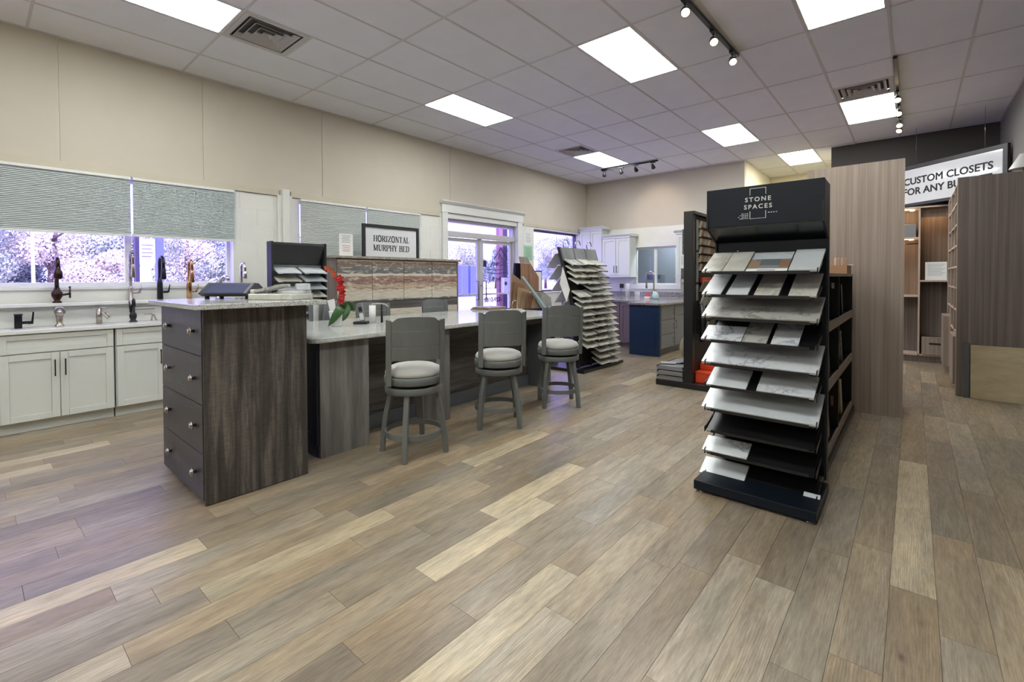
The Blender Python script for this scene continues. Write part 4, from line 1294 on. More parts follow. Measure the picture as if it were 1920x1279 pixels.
for k, (u, h, s_) in enumerate([(-.02, .475, .030), (-.05, .515, .028), (-.09, .53, .026)]):
    part('flower', flower(P3(u, h), s_, 20 + k), 'petal_orange', po, 'small orange blossom')
def leaf_mb(pts, wd, n=10):
    """leaf along a bezier of 4 points, creased in the middle"""
    vs = []; fs = []
    A = [Vector(p) for p in pts]
    for i in range(n + 1):
        t_ = i / n
        p = A[0] * (1 - t_) ** 3 + A[1] * 3 * t_ * (1 - t_) ** 2 + A[2] * 3 * t_ * t_ * (1 - t_) + A[3] * t_ ** 3
        d = ((A[1] - A[0]) * (1 - t_) ** 2 + (A[2] - A[1]) * 2 * t_ * (1 - t_) + (A[3] - A[2]) * t_ * t_).normalized()
        sd_ = d.cross(Vector((-.651, .759, 0.25))).normalized()
        wv = wd * sin(pi * min(1, .08 + t_ * .92)) ** .6
        nn = sd_.cross(d).normalized()
        vs += [p - sd_ * wv + nn * .006, p - nn * .004, p + sd_ * wv + nn * .006]
        if i: o_ = (i - 1) * 3; fs += [(o_, o_ + 1, o_ + 4, o_ + 3), (o_ + 1, o_ + 2, o_ + 5, o_ + 4)]
    return MB().add(vs, fs, True)
part('leaf', leaf_mb([P3(.03, .13), P3(.10, .25, -.04), P3(.05, .13, -.10), P3(-.045, .005, -.09)], .042), 'leaf', po)
part('leaf', leaf_mb([P3(.04, .12), P3(.10, .24, -.02), P3(.13, .14, -.05), P3(.075, .05, -.07)], .038), 'leaf', po)
part('leaf', leaf_mb([P3(.04, .13), P3(.08, .22), P3(.13, .22), P3(.16, .13)], .028), 'leaf', po)
part('wrap', MB().add([P3(-.06, .13), P3(-.085, .235), P3(-.02, .25), P3(-.005, .13), P3(-.03, .12, .02)], [(0, 1, 2, 3), (0, 3, 4), (0, 1, 4)]), 'paper', po, 'white florist wrap')

ph = thing('cordless_phone', 'cordless handset standing in its black charging cradle by the orchid', 'phone', (-3.99, 2.45, pz))
part('cradle', MB().boxm(Matrix.Translation((-3.99, 2.45, pz)) @ Matrix.Rotation(radians(40), 4, 'Z'), -.075, .055, -.045, .045, 0, .025), 'black_soft', ph, bevel=.006)
hm_ = Matrix.Translation((-3.985, 2.455, pz + .02)) @ Matrix.Rotation(radians(40), 4, 'Z') @ Matrix.Rotation(radians(-10), 4, 'Y')
part('handset', MB().boxm(hm_, -.024, .024, -.013, .013, 0, .185), 'grey_plastic', ph, bevel=.006)
part('keypad', MB().boxm(hm_, -.019, .019, -.0148, -.013, .02, .085), 'paper', ph, 'pale keypad')
part('display', MB().boxm(hm_, -.017, .017, -.0148, -.013, .10, .145), 'black_soft', ph, 'black display')
wc = thing('headset_stand', 'white roll of paper with a black rod and metal hook beside the phone', 'stand', (-4.0, 2.60, pz))
part('roll', MB().lathe([(.032, pz), (.032, pz + .17)], (-4.02, 2.58, 0), 18), 'paper', wc)
part('rod', MB().tube([(-3.98, 2.66, pz), (-3.98, 2.66, pz + .175)], .011, 10), 'black_soft', wc)
part('hook', MB().tube([(-4.05, 2.56, pz + .180), (-4.0, 2.63, pz + .187), (-3.97, 2.69, pz + .178), (-3.95, 2.72, pz + .155)], .006, 8), 'knob', wc)

# ================================================================== WALL BED CABINET, FRAMED SIGN, SAMPLE RACK
mu = thing('bed_cabinet', 'horizontal fold-down bed cabinet with reclaimed-plank doors and a grey top', 'cabinet', (-6.0, 4.26, 0))
part('body', MB().box(-6.22, -5.83, 3.19, 5.35, 0, 1.615), 'greywood', mu)
part('side_panel', MB().box(-6.24, -5.80, 3.165, 3.19, 0, 1.615), 'taupe_dark', mu, 'dark vertical-grain side panel')
part('side_panel', MB().box(-6.24, -5.80, 5.35, 5.372, 0, 1.615), 'taupe_dark', mu)
part('top_board', MB().box(-6.25, -5.77, 3.13, 5.40, 1.615, 1.648), 'greyboard', mu, 'grey top board', bevel=.004)
for k in range(4):
    a = 3.195 + k * .539
    part('door', MB().box(-5.83, -5.808, a + .004, a + .535, 1.02, 1.605), 'distressed', mu, 'reclaimed-plank printed door', bevel=.001)
part('drawer_band', MB().box(-5.83, -5.806, 3.195, 5.35, .905, 1.014), 'greywood_h', mu, 'dark weathered band')
part('lower_front', MB().box(-5.83, -5.808, 3.195, 5.35, .05, .90), 'distressed', mu)
# framed sign standing on it
sg = thing('framed_sign', 'black-framed white sign reading HORIZONTAL MURPHY BED', 'sign', (-5.93, 4.11, 1.648))
fy0, fy1, fz0, fz1 = 3.655, 4.645, 1.648, 2.125
part('board', MB().box(-5.945, -5.93, fy0 + .02, fy1 - .02, fz0 + .01, fz1 - .02), 'sign_face', sg)
f = MB().box(-5.95, -5.915, fy0, fy0 + .045, fz0, fz1).box(-5.95, -5.915, fy1 - .045, fy1, fz0, fz1).box(-5.95, -5.915, fy0 + .045, fy1 - .045, fz1 - .045, fz1)
f.box(-5.95, -5.915, fy0 + .045, fy1 - .045, fz0, fz0 + .012)
part('frame', f, 'letter', sg, 'black frame', bevel=.002)
yc = (fy0 + fy1) / 2 + .0
part('lettering', serif_mb('HORIZONTAL', .086).xf(facing((-5.929, yc, 1.925), (0, 1, 0), (0, 0, 1)) @ Matrix.Scale(.92, 4, (1, 0, 0))), 'letter', sg, 'bold serif capitals')
part('lettering', serif_mb('MURPHY BED', .086).xf(facing((-5.929, yc, 1.79), (0, 1, 0), (0, 0, 1)) @ Matrix.Scale(.92, 4, (1, 0, 0))), 'letter', sg, 'bold serif capitals')
nt_ = thing('notice', 'white printed notice standing on the bed cabinet, left of the framed sign', 'notice', (-5.9, 3.40, 1.648))
part('sheet', MB().box(-5.905, -5.90, 3.285, 3.49, 1.65, 1.955), 'paper', nt_)
n_ = MB()
for k in range(5): n_.box(-5.9, -5.899, 3.32 + .01 * (k % 2), 3.455 - .008 * (k % 3), 1.925 - k * .022, 1.931 - k * .022)
part('print', n_, 'letter_grey', nt_, 'grey lines of print')
n_ = MB()
for k in range(4): n_.box(-5.9, -5.899, 3.325 + .012 * (k % 2), 3.45 - .01 * (k % 2), 1.79 - k * .024, 1.796 - k * .024)
part('print', n_, 'letter_red', nt_, 'red lines of print')

def tile_box(L_, W, T, chip=False, seed=0):
    """a stone sample lying flat: length along x, width along y; chiselled outer edge if chip"""
    if not chip: return MB().box(0, L_, -W / 2, W / 2, 0, T)
    rr = random.Random(seed); n = 6
    top = [(L_ - rr.uniform(0, .012), -W / 2 + W * i / n) for i in range(n + 1)]
    bot = [(L_ - .006 - rr.uniform(0, .018), -W / 2 + W * i / n) for i in range(n + 1)]
    vs = [(0, -W / 2, 0), (0, W / 2, 0), (0, -W / 2, T), (0, W / 2, T)] + [(x, y, 0) for x, y in bot] + [(x, y, T) for x, y in top]
    b0, t0 = 4, 4 + n + 1
    fs = [(2, 3) + tuple(range(t0 + n, t0 - 1, -1))[:], (0, 1) + tuple(range(b0 + n, b0 - 1, -1)), (0, 2, t0, b0), (1, 3, t0 + n, b0 + n), (0, 1, 3, 2)]
    fs += [(b0 + i, b0 + i + 1, t0 + i + 1, t0 + i) for i in range(n)]
    return MB().add(vs, fs)

# black rack with pale slab samples between the chest and the bed cabinet
rk = thing('sample_rack', 'black metal rack of white slab samples behind the granite-topped chest', 'display rack', (-5.25, 2.37, 0))
ry0, ry1, rx = 2.10, 2.69, -5.18
part('back_panel', MB().box(rx - .07, rx - .05, ry0, ry1, .1, 1.735), 'pebble_grey', rk, 'speckled grey back sheet')
part('header', MB().prism([(rx - .05, 1.50), (rx - .03, 1.50), (rx + .045, 1.71), (rx + .035, 1.735), (rx - .05, 1.735)], ry0, ry1, axis='y'), 'black', rk, 'blank black header')
for y in (ry0 - .012, ry1 - .012):
    part('upright', MB().box(rx - .07, rx + .05, y, y + .022, 0, 1.742), 'black_soft', rk, bevel=.003)
part('base', MB().box(rx - .20, rx + .12, ry0 - .02, ry1 + .02, 0, .07), 'black', rk, bevel=.004)
part('strip', MB().box(rx - .05, rx - .045, ry0 + .01, ry1 - .01, 1.475, 1.50), 'pebble_grey', rk, 'speckled strip under the header')
for r_ in range(9):
    z = 1.445 - r_ * .088
    br_ = MB()
    for c_ in range(2):
        yc = ry0 + .15 + c_ * .285
        br_.tube([(rx - .04, yc - .09, z - .006), (rx + .13, yc - .09, z - .068), (rx + .142, yc - .08, z - .050), (rx + .142, yc + .08, z - .050), (rx + .13, yc + .09, z - .068), (rx - .04, yc + .09, z - .006)], .0035, 5)
    part('wire_holder', br_, 'black_soft', rk)
RW = ['top', 'second', 'third', 'fourth', 'fifth', 'sixth', 'seventh', 'eighth', 'lowest']
for r_ in range(9):
    for c_ in range(2):
        z = 1.445 - r_ * .088; yc = ry0 + .15 + c_ * .285
        mt = ['marble_plain', 'marble_white', 'stone_sample', 'marble_plain', 'marble_white'][(r_ * 2 + c_) % 5]
        if r_ < 9:
            lab = 'white slab sample, %s row, %s column of the black rack behind the chest' % (RW[r_], ['left', 'right'][c_])
        else:
            lab = 'slab sample low in the black rack, hidden behind the granite-topped chest'
        o = solo('slab_sample', MB().box(-.0, .19, -.125, .125, 0, .014), mt, lab, 'stone sample', (0, 0, 0), group='white slab samples in the black rack', bevel=.001)
        o.location = (rx - .045, yc, z + .012); o.rotation_euler = (0, radians(20), 0)
# folded samples standing low beside the rack
bi = thing('sample_folder', 'grey fabric-like sample folder standing right of the chest, behind the counter', 'folder', (-4.88, 2.55, 0))
for k in range(4):
    part('leaf', MB().boxm(Matrix.Translation((-4.95 + .03 * k, 2.52 + .02 * k, .70)) @ Matrix.Rotation(radians(8 * k - 10), 4, 'Y'), -.008, .008, -.10, .10, 0, .40), ['grey_plastic', 'paper', 'pebble_grey', 'grey_plastic'][k], bi)
part('stand', MB().box(-5.02, -4.80, 2.36, 2.70, 0, .70), 'black_soft', bi)

# ================================================================== CASCADING TILE RACK (far centre)
TY0, TY1 = 5.60, 6.60
tr_ = thing('cascade_rack', 'tall slanted black rack of cascading stone tile samples on a black base', 'display rack', (-3.8, 6.1, 0))
prof = [(-3.90, 1.79), (-3.67, .97), (-3.57, .06)]
def fx(z):
    for (x0, z0), (x1, z1) in zip(prof, prof[1:]):
        if z1 <= z <= z0: return x1 + (x0 - x1) * (z - z1) / (z0 - z1)
    return prof[-1][0] if z < .06 else prof[0][0]
def divider(y, w_=.022):
    m_ = MB(); P = [(fx(z) - .045, z) for z in (1.79, .97, .06)] + [(fx(z) + .008, z) for z in (.06, .97, 1.79)]
    return m_.prism([(a, b_) for a, b_ in P], y, y + w_, axis='y')
for k in range(4):
    part('divider', divider(TY0 + k * (TY1 - TY0 - .022) / 3), 'black', tr_)
part('back_panel', MB().prism([(fx(z) - .05, z) for z in (1.79, .97, .06)] + [(fx(z) - .04, z) for z in (.06, .97, 1.79)], TY0 + .022, TY1 - .022, axis='y'), 'black_soft', tr_)
part('base', MB().box(-4.15, -3.46, TY0 - .05, TY1 + .12, 0, .045), 'black', tr_, bevel=.004)
part('rear_post', MB().box(-4.06, -4.02, TY1 - .06, TY1 - .02, .04, 1.3), 'black', tr_)
CW = (TY1 - TY0 - .022) / 3
for k in range(3):
    a, b_ = TY0 + k * CW + .024, TY0 + (k + 1) * CW - .002
    part('mosaic_header', MB().prism([(fx(1.64) + .002, 1.62), (fx(1.64) + .016, 1.62), (fx(1.79) + .014, 1.785), (fx(1.79), 1.785)], a, b_, axis='y'), 'pebble_grey', tr_, 'grey mosaic header sheet')
for k in range(3):
    yc = TY0 + (k + .5) * CW
    part('ring', MB().tube(arc((fx(1.79), yc, 1.84), .068, 0, 2 * pi, 20, 'yz')[:-1], .008, 7, closed=True), 'knob', tr_, 'metal hanging ring')
gr = MB()
for z in (.12, .20, .28, .36): gr.tube([(fx(z), TY0 + .02, z), (fx(z), TY0 + CW, z)], .004, 5)
for j in range(6): gr.tube([(fx(.40), TY0 + .03 + j * .055, .40), (fx(.08), TY0 + .03 + j * .055, .08)], .004, 5)
part('wire_grid', gr, 'black_soft', tr_)
ORD = ['top', 'second', 'third', 'fourth', 'fifth', 'sixth', 'seventh', 'eighth', 'ninth', 'tenth', 'eleventh', 'twelfth', 'thirteenth', 'fourteenth', 'fifteenth', 'sixteenth', 'seventeenth', 'eighteenth']
chips = [tile_box(.20, CW - .04, .020, True, s_).mesh('tile_sample', None) for s_ in range(5)]
rr = random.Random(5)
for r_ in range(17):
    z = 1.60 - r_ * .0905
    for c_ in range(3):
        if c_ == 0 and r_ > 13: continue
        if rr.random() < .04 and r_ > 3: continue
        me = chips[rr.randrange(5)]
        mname = ['stone_sample', 'stone_sample', 'marble_cream', 'stone_sample2', 'marble_grey'][rr.randrange(5)]
        key = me.name + mname
        mm = bpy.data.meshes.get(key)
        if mm is None:
            mm = me.copy(); mm.name = key; mm.materials.clear(); mm.materials.append(M[mname]); mm.materials.append(M['stone_edge'])
            for pl in mm.polygons:
                if pl.normal.x > .5: pl.material_index = 1
        o = bpy.data.objects.new('tile_sample', mm); COL.objects.link(o)
        o.location = (fx(z), TY0 + (c_ + .5) * CW + .011 + rr.uniform(-.005, .005), z + rr.uniform(-.006, .006))
        o.rotation_euler = (0, radians(27 + rr.uniform(-2, 2)), 0)
        tag(o, 'pale stone tile sample, %s row from the top, %s column of the cascading rack' % (ORD[r_], ['near', 'middle', 'far'][c_]), 'tile sample', 'stone tile samples in the cascading rack')
for me in chips:
    if me.users == 0: bpy.data.meshes.remove(me)
# white sheets on the back side
for k in range(7):
    z = 1.70 - k * .17
    x0 = fx(max(.1, z)) - .06
    m_ = MB().prism([(x0 - .04, z), (x0 - .20, z - .20), (x0 - .20, z - .215), (x0 - .04, z - .012)], TY0 + .0, TY0 + .62, axis='y')
    m_.box(x0 - .042, x0 + .0, TY0, TY0 + .62, z - .012, z)
    o = solo('white_sheet', m_, 'white_gloss', 'white folded sheet sample, %s on the window side of the cascading rack' % (['topmost'] + ORD[1:6] + ['lowest'])[k], 'sheet sample', group='white sheets on the back of the cascading rack')
dc = thing('price_card', 'white diamond-shaped card hanging on the end of the cascading rack', 'sign', (-3.76, TY0 - .02, 1.2))
part('card', MB().add([(-3.86, TY0 - .05, 1.26), (-3.70, TY0 - .03, 1.17), (-3.80, TY0 - .06, 1.50), (-3.745, TY0 - .04, .985)] + [(-3.86, TY0 - .047, 1.26), (-3.70, TY0 - .027, 1.17), (-3.80, TY0 - .057, 1.50), (-3.745, TY0 - .037, .985)],
                      [(0, 3, 1, 2), (4, 6, 5, 7), (0, 2, 6, 4), (2, 1, 5, 6), (1, 3, 7, 5), (3, 0, 4, 7)]), 'paper', dc)
# bundle of white sheets low on the floor behind the third stool
bl = thing('wrapped_bundle', 'low stack of white and grey slabs on the floor behind the far stool', 'slab stack', (-4.3, 5.75, 0))
for k in range(3):
    part('slab', MB().box(-4.50 + .02 * k, -4.17, 5.35 + .01 * k, 5.95, .045 + k * .045, .085 + k * .045), ['marble_grey', 'white', 'marble_plain'][k], bl, bevel=.003)
part('pallet', MB().box(-4.49, -4.18, 5.40, 5.92, 0, .045), 'black', bl)

# ================================================================== FLOORING DISPLAY BY THE DOOR
fd = thing('flooring_display', 'dark stand behind the counter holding flooring boards', 'display stand', (-5.3, 6.55, 0))
part('stand', MB().box(-5.55, -5.02, 6.0, 7.05, 0, .80), 'black_soft', fd)
part('easel', MB().prism([(-5.36, .80), (-5.30, .80), (-5.26, 1.60), (-5.30, 1.60)], 6.22, 6.46, axis='y'), 'navywood', fd)
BD = 'flooring boards standing by the glass door'
def board(poly, x0, mat, label, tilt=0.0, th=.014):
    m_ = MB().prism(poly, x0 - th, x0, axis='x')
    if tilt: m_.v = [(x + (z - .8) * tilt, y, z) for x, y, z in m_.v]
    return solo('flooring_board', m_, mat, label, 'board', group=BD, bevel=.001)
board([(6.24, 1.71), (6.47, 1.71), (6.55, 1.60), (6.28, 1.60)], -5.19, 'greyboard', 'short grey oak board end at the top of the tall brown board')
board([(6.30, 1.10), (6.80, 1.10), (6.80, 1.35), (6.56, 1.595), (6.285, 1.595)], -5.19, 'oakboard', 'tall brown oak flooring board standing by the door')
board([(5.98, .81), (6.50, .81), (6.50, 1.18), (6.02, 1.42)], -5.17, 'chip2', 'reddish brown board leaning behind the fanned samples')
for k, (y, z1, mt) in enumerate([(6.00, 1.27, 'chip5'), (6.08, 1.18, 'chip1'), (6.17, 1.11, 'chip2'), (6.28, 1.04, 'oakboard'), (6.42, 1.0, 'chip1')]):
    board([(y, .81), (y + .34, .81), (y + .34, z1 - .05), (y + .05, z1)], -5.14 + .022 * k, mt, ['darkest brown board', 'light brown board', 'medium brown board', 'plank-patterned brown board', 'front tan board'][k] + ' of the stepped fan by the door')
m_ = MB().add([(-4.98, 6.05, 1.36), (-4.98, 6.10, 1.37), (-4.96, 6.72, .82), (-4.96, 6.66, .80), (-5.0, 6.05, 1.36), (-5.0, 6.10, 1.37), (-4.98, 6.72, .82), (-4.98, 6.66, .80)],
               [(0, 1, 2, 3), (4, 7, 6, 5), (0, 4, 5, 1), (1, 5, 6, 2), (2, 6, 7, 3), (3, 7, 4, 0)])
solo('glass_strip', m_, 'teal', 'pale teal strip leaning diagonally across the brown boards', 'board', group=None)
board([(6.36, 1.10), (6.72, 1.09), (6.95, .98), (6.98, .82), (6.66, .80)], -5.03, 'marble_grey', 'pale veined tile sheet leaning under the tall brown board')
sm = thing('sample_stack', 'low stack of dark sample boards behind the middle stool, on the counter', 'sample stack', (-4.3, 4.72, .907))
for k in range(3):
    part('board', MB().box(-4.62 + .02 * k, -4.28, 4.50, 4.86, .907 + k * .014, .919 + k * .014), ['greyboard', 'chip5', 'greyboard'][k], sm)
rg = thing('sample_ring', 'metal ring of small samples lying at the end of the counter', 'sample ring', (-4.0, 4.72, .907))
part('ring', MB().tube(arc((-4.0, 4.72, .975), .065, 0, 2 * pi, 22, 'yz')[:-1], .005, 7, closed=True), 'knob', rg)
part('sample', MB().box(-4.06, -3.90, 4.66, 4.80, .907, .919), 'paper', rg)
part('sample', MB().boxm(Matrix.Translation((-3.98, 4.72, .921)) @ Matrix.Rotation(.5, 4, 'Z'), -.08, .08, -.05, .05, 0, .010), 'stone_sample', rg)
# framed card and papers on the wall post and sill
fc = thing('picture_frame', 'small black-framed white certificate on the far window sill', 'picture frame', (-6.25, 8.2, 1.15))
part('frame', MB().box(XL - .02, XL + .004, 8.12, 8.38, 1.022, 1.50), 'black_soft', fc)
part('picture', MB().box(XL + .004, XL + .007, 8.145, 8.355, 1.05, 1.475), 'paper', fc)
fc = thing('picture_frame', 'narrow black-framed card on the wall left of the certificate', 'picture frame', (-6.25, 7.95, 1.13))
part('frame', MB().box(XL, XL + .014, 7.90, 8.07, 1.10, 1.46), 'black_soft', fc)
part('picture', MB().box(XL + .014, XL + .017, 7.92, 8.05, 1.12, 1.44), 'paper', fc)
nt_ = thing('notice', 'white licence sheet taped to the wall right of the door', 'notice', (XL + .004, 7.88, 2.1))
part('sheet', MB().box(XL + .001, XL + .004, 7.74, 8.03, 2.05, 2.36), 'paper', nt_)
n_ = MB()
for k in range(6): n_.box(XL + .004, XL + .005, 7.80 + .01 * (k % 2), 7.97, 2.29 - k * .035, 2.297 - k * .035)
part('print', n_, 'letter_grey', nt_)
nt_ = thing('notice', 'pale green certificate under the white licence sheet', 'notice', (XL + .004, 7.88, 1.8))
part('sheet', MB().box(XL + .001, XL + .004, 7.74, 8.03, 1.72, 2.03), 'paper_green', nt_)
n_ = MB()
for k in range(6): n_.box(XL + .004, XL + .005, 7.80 + .01 * (k % 2), 7.97, 1.98 - k * .035, 1.987 - k * .035)
part('print', n_, 'letter_grey', nt_)
ne = thing('neon_sign', 'coiled pink neon tube sign hanging in the far window', 'neon sign', (-6.33, 8.9, 1.7))
part('tube', MB().tube(arc((-6.34, 8.95, 1.86), .13, -.6, 5.0, 26, 'yz'), .012, 7).tube(arc((-6.34, 8.88, 1.68), .12, .4, 5.6, 24, 'yz'), .012, 7), 'neon', ne)
part('cord', MB().tube([(-6.34, 8.95, 1.99), (-6.34, 9.0, 2.2), (-6.34, 8.97, 2.40)], .004, 5), 'black_soft', ne)

# ================================================================== KITCHEN DISPLAY (back corner)
def upper_door(parent, plane, a0, a1, z0, z1, mat='white_cab', st=.06, proud=.02, hside=None, hmat='black', axis='y', hz=None):
    """shaker door facing -y (axis y) or +x (axis x)"""
    f = MB()
    if axis == 'y':
        B = lambda u0, u1, z0_, z1_, d0, d1: f.box(u0, u1, plane - d1, plane - d0, z0_, z1_)
    else:
        B = lambda u0, u1, z0_, z1_, d0, d1: f.box(plane + d0, plane + d1, u0, u1, z0_, z1_)
    B(a0, a0 + st, z0, z1, 0, proud); B(a1 - st, a1, z0, z1, 0, proud)
    B(a0 + st, a1 - st, z0, z0 + st, 0, proud); B(a0 + st, a1 - st, z1 - st, z1, 0, proud)
    B(a0 + st, a1 - st, z0 + st, z1 - st, 0, proud * .45)
    d = part('door', f, mat, parent, bevel=.0015)
    if hside:
        u = a1 - .03 if hside == 'r' else a0 + .03
        h0 = hz if hz is not None else z0 + .06
        h = MB()
        if axis == 'y':
            h.box(u - .006, u + .006, plane - proud - .03, plane - proud - .02, h0, h0 + .16).box(u - .004, u + .004, plane - proud - .022, plane - proud, h0 + .01, h0 + .02).box(u - .004, u + .004, plane - proud - .022, plane - proud, h0 + .14, h0 + .15)
        else:
            h.box(plane + proud + .02, plane + proud + .03, u - .006, u + .006, h0, h0 + .16).box(plane + proud, plane + proud + .022, u - .004, u + .004, h0 + .01, h0 + .02).box(plane + proud, plane + proud + .022, u - .004, u + .004, h0 + .14, h0 + .15)
        part('handle', h, hmat, d, 'black bar handle')
    return d
YK = 9.92
uc = thing('wall_cabinet', 'taller white wall cabinet in the far corner with a crown', 'cabinet', (-5.98, 10.08, 1.4), group='white wall cabinets in the kitchen display')
part('body', MB().box(-6.29, -5.66, YK, YB - .01, 1.40, 2.47), 'white_cab', uc)
upper_door(uc, YK, -6.28, -5.98, 1.41, 2.46); upper_door(uc, YK, -5.97, -5.67, 1.41, 2.46)
part('crown', MB().box(-6.29, -5.65, YK - .03, YB - .01, 2.47, 2.50).prism([(YK - .03, 2.50), (YK - .075, 2.55), (YK - .075, 2.565), (YB - .01, 2.565), (YB - .01, 2.50)], -6.29, -5.60, axis='x'), 'white_cab', uc)
uc = thing('wall_cabinet', 'white two-door wall cabinet left of the interior window', 'cabinet', (-5.30, 10.08, 1.37), group='white wall cabinets in the kitchen display')
part('body', MB().box(-5.65, -4.94, YK, YB - .01, 1.375, 2.26), 'white_cab', uc)
upper_door(uc, YK, -5.645, -5.30, 1.39, 2.25, hside='r'); upper_door(uc, YK, -5.29, -4.945, 1.39, 2.25, hside='l')
part('crown', MB().box(-5.65, -4.93, YK - .03, YB - .01, 2.26, 2.29).prism([(YK - .03, 2.29), (YK - .07, 2.335), (YK - .07, 2.35), (YB - .01, 2.35), (YB - .01, 2.29)], -5.65, -4.88, axis='x'), 'white_cab', uc)
part('light_rail', MB().box(-5.66, -4.92, YK - .02, YB - .01, 1.35, 1.375), 'white_cab', uc)
uc = thing('wall_cabinet', 'narrow white wall cabinet right of the interior window, behind the black post', 'cabinet', (-3.6, 10.08, 1.35), group='white wall cabinets in the kitchen display')
part('body', MB().box(-3.86, -3.20, YK, YB - .01, 1.375, 2.26), 'white_cab', uc)
upper_door(uc, YK, -3.855, -3.53, 1.39, 2.25); upper_door(uc, YK, -3.525, -3.205, 1.39, 2.25)
part('crown', MB().box(-3.87, -3.19, YK - .03, YB - .01, 2.26, 2.29).prism([(YK - .03, 2.29), (YK - .07, 2.335), (YK - .07, 2.35), (YB - .01, 2.35), (YB - .01, 2.29)], -3.90, -3.15, axis='x'), 'white_cab', uc)
part('light_rail', MB().box(-3.88, -3.18, YK - .02, YB - .01, 1.35, 1.375), 'white_cab', uc)
# base run and peninsula
kb = thing('kitchen_base_cabinet', 'mauve-grey wood base cabinets behind the cascading rack', 'cabinet', (-4.4, 8.6, 0))
part('body', MB().box(-5.6, -3.80, 8.12, 8.70, .10, .868), 'mauve', kb)
part('toe_kick', MB().box(-5.6, -3.80, 8.18, 8.68, 0, .10), 'mauve', kb)
for k in range(4):
    upper_door(kb, 8.12, -5.58 + k * .445, -5.145 + k * .445, .11, .86, 'mauve')
pn = thing('peninsula_cabinet', 'grey peninsula cabinet with a dark navy end panel', 'cabinet', (-3.5, 8.6, 0))
part('body', MB().box(-3.76, -3.25, 7.60, 10.2, .10, .868), 'greycab', pn)
part('toe_kick', MB().box(-3.72, -3.32, 7.60, 10.2, 0, .10), 'greycab', pn)
part('end_panel', MB().box(-3.775, -3.225, 7.555, 7.60, 0, .868).box(-3.70, -3.30, 7.550, 7.556, .12, .82), 'navy', pn, 'dark navy end panel', bevel=.002)
def pull(parent, y, z0, z1):
    part('handle', MB().box(-3.205, -3.195, y - .006, y + .006, z0, z1).box(-3.23, -3.2, y - .004, y + .004, z0 + .01, z0 + .02).box(-3.23, -3.2, y - .004, y + .004, z1 - .02, z1 - .01), 'knob', parent)
for z0, z1 in ((.61, .86), (.36, .60), (.12, .35)):
    d = part('drawer', MB().box(-3.25, -3.232, 7.64, 8.22, z0, z1), 'greycab', pn, bevel=.003)
    pull(d, 8.12, (z0 + z1) / 2 - .05, (z0 + z1) / 2 + .05)
for k in range(3):
    upper_door(pn, -3.25, 8.24 + k * .62, 8.84 + k * .62, .12, .64, 'greycab', axis='x', proud=.018, hside='l', hmat='knob', hz=.42)
    part('drawer', MB().box(-3.25, -3.232, 8.24 + k * .62, 8.84 + k * .62, .66, .86), 'greycab', pn, bevel=.003)
poly = [(-5.6, 8.08), (-3.80, 8.08), (-3.80, 7.50), (-3.17, 7.50), (-3.17, 10.23), (-5.6, 10.23)]
solo('kitchen_countertop', MB().prism(poly, .870, .905), 'granite_dark', 'mottled grey granite countertop on the navy-ended peninsula', 'countertop', bevel=.004)
part_b = solo('backsplash', MB().box(-5.8, -4.99, YB - .03, YB - .001, .905, 1.01).box(-4.84, -3.2, YB - .03, YB - .001, .905, 1.01), 'granite_dark', 'low mottled granite backsplash on the back wall', 'backsplash', bevel=.002)
solo('paper_roll', MB().lathe([(.045, .905), (.045, 1.20), (.044, 1.205)], (-4.84, 9.6, 0), 20), 'paper', 'upright white paper towel roll left of the interior window', 'paper roll')
ft = thing('faucet', 'tall chrome pull-down faucet on the kitchen peninsula before the interior window', 'faucet', (-4.05, 9.2, .905))
part('base', MB().lathe([(.028, .905), (.024, .93), (.018, 1.05)], (-4.05, 9.2, 0), 14), 'knob', ft)
part('spout', MB().tube([(-4.05, 9.2, 1.0), (-4.05, 9.2, 1.38)] + arc((-4.13, 9.2, 1.38), .08, 0, pi, 12)[1:] + [(-4.21, 9.2, 1.22)], .014, 10), 'knob', ft)
part('spray_head', MB().lathe([(.018, 1.22), (.022, 1.13), (.016, 1.11)], (-4.21, 9.2, 0), 12), 'alu_dark', ft)
so = thing('soap_bottle', 'teal soap bottle with a pink and white label at the peninsula faucet', 'bottle', (-3.93, 9.0, .905))
part('bottle', MB().lathe([(.05, .905), (.066, .92), (.066, .98), (.045, 1.03), (.015, 1.05), (.015, 1.07)], (-3.93, 9.0, 0), 16), 'teal', so)
part('cap', MB().lathe([(.018, 1.07), (.018, 1.10)], (-3.93, 9.0, 0), 10), 'letter_red', so)
so = thing('sponge_caddy', 'pink and white sponge caddy beside the teal soap bottle', 'caddy', (-4.10, 9.02, .905))
part('caddy', MB().box(-4.16, -4.04, 8.98, 9.06, .905, .95), 'white', so, bevel=.004)
part('sponge', MB().box(-4.14, -4.06, 9.0, 9.04, .95, 1.03), 'letter_red', so, bevel=.006)
ob = thing('outlet', 'black charger plugged into the wall socket under the wall cabinet', 'outlet', (-5.25, YB - .02, 1.15))
part('plate', MB().box(-5.28, -5.16, YB - .012, YB - .001, 1.09, 1.21), 'white', ob)
part('charger', MB().box(-5.34, -5.26, YB - .07, YB - .012, 1.09, 1.19), 'black_soft', ob, bevel=.004)
part('cable', MB().tube([(-5.30, YB - .05, 1.09), (-5.31, YB - .06, 1.0), (-5.28, YB - .08, .92)], .004, 6), 'black_soft', ob)
vv = thing('office_equipment', 'dim purple-grey machine behind the interior window glass', 'machine', (-4.65, YB + .45, 1.15))
part('casing', MB().box(-4.85, -4.50, YB + .35, YB + .6, .61, 1.42), 'room_grey', vv, bevel=.01)
part('panel', MB().box(-4.83, -4.52, YB + .34, YB + .351, 1.30, 1.40), 'screen', vv)
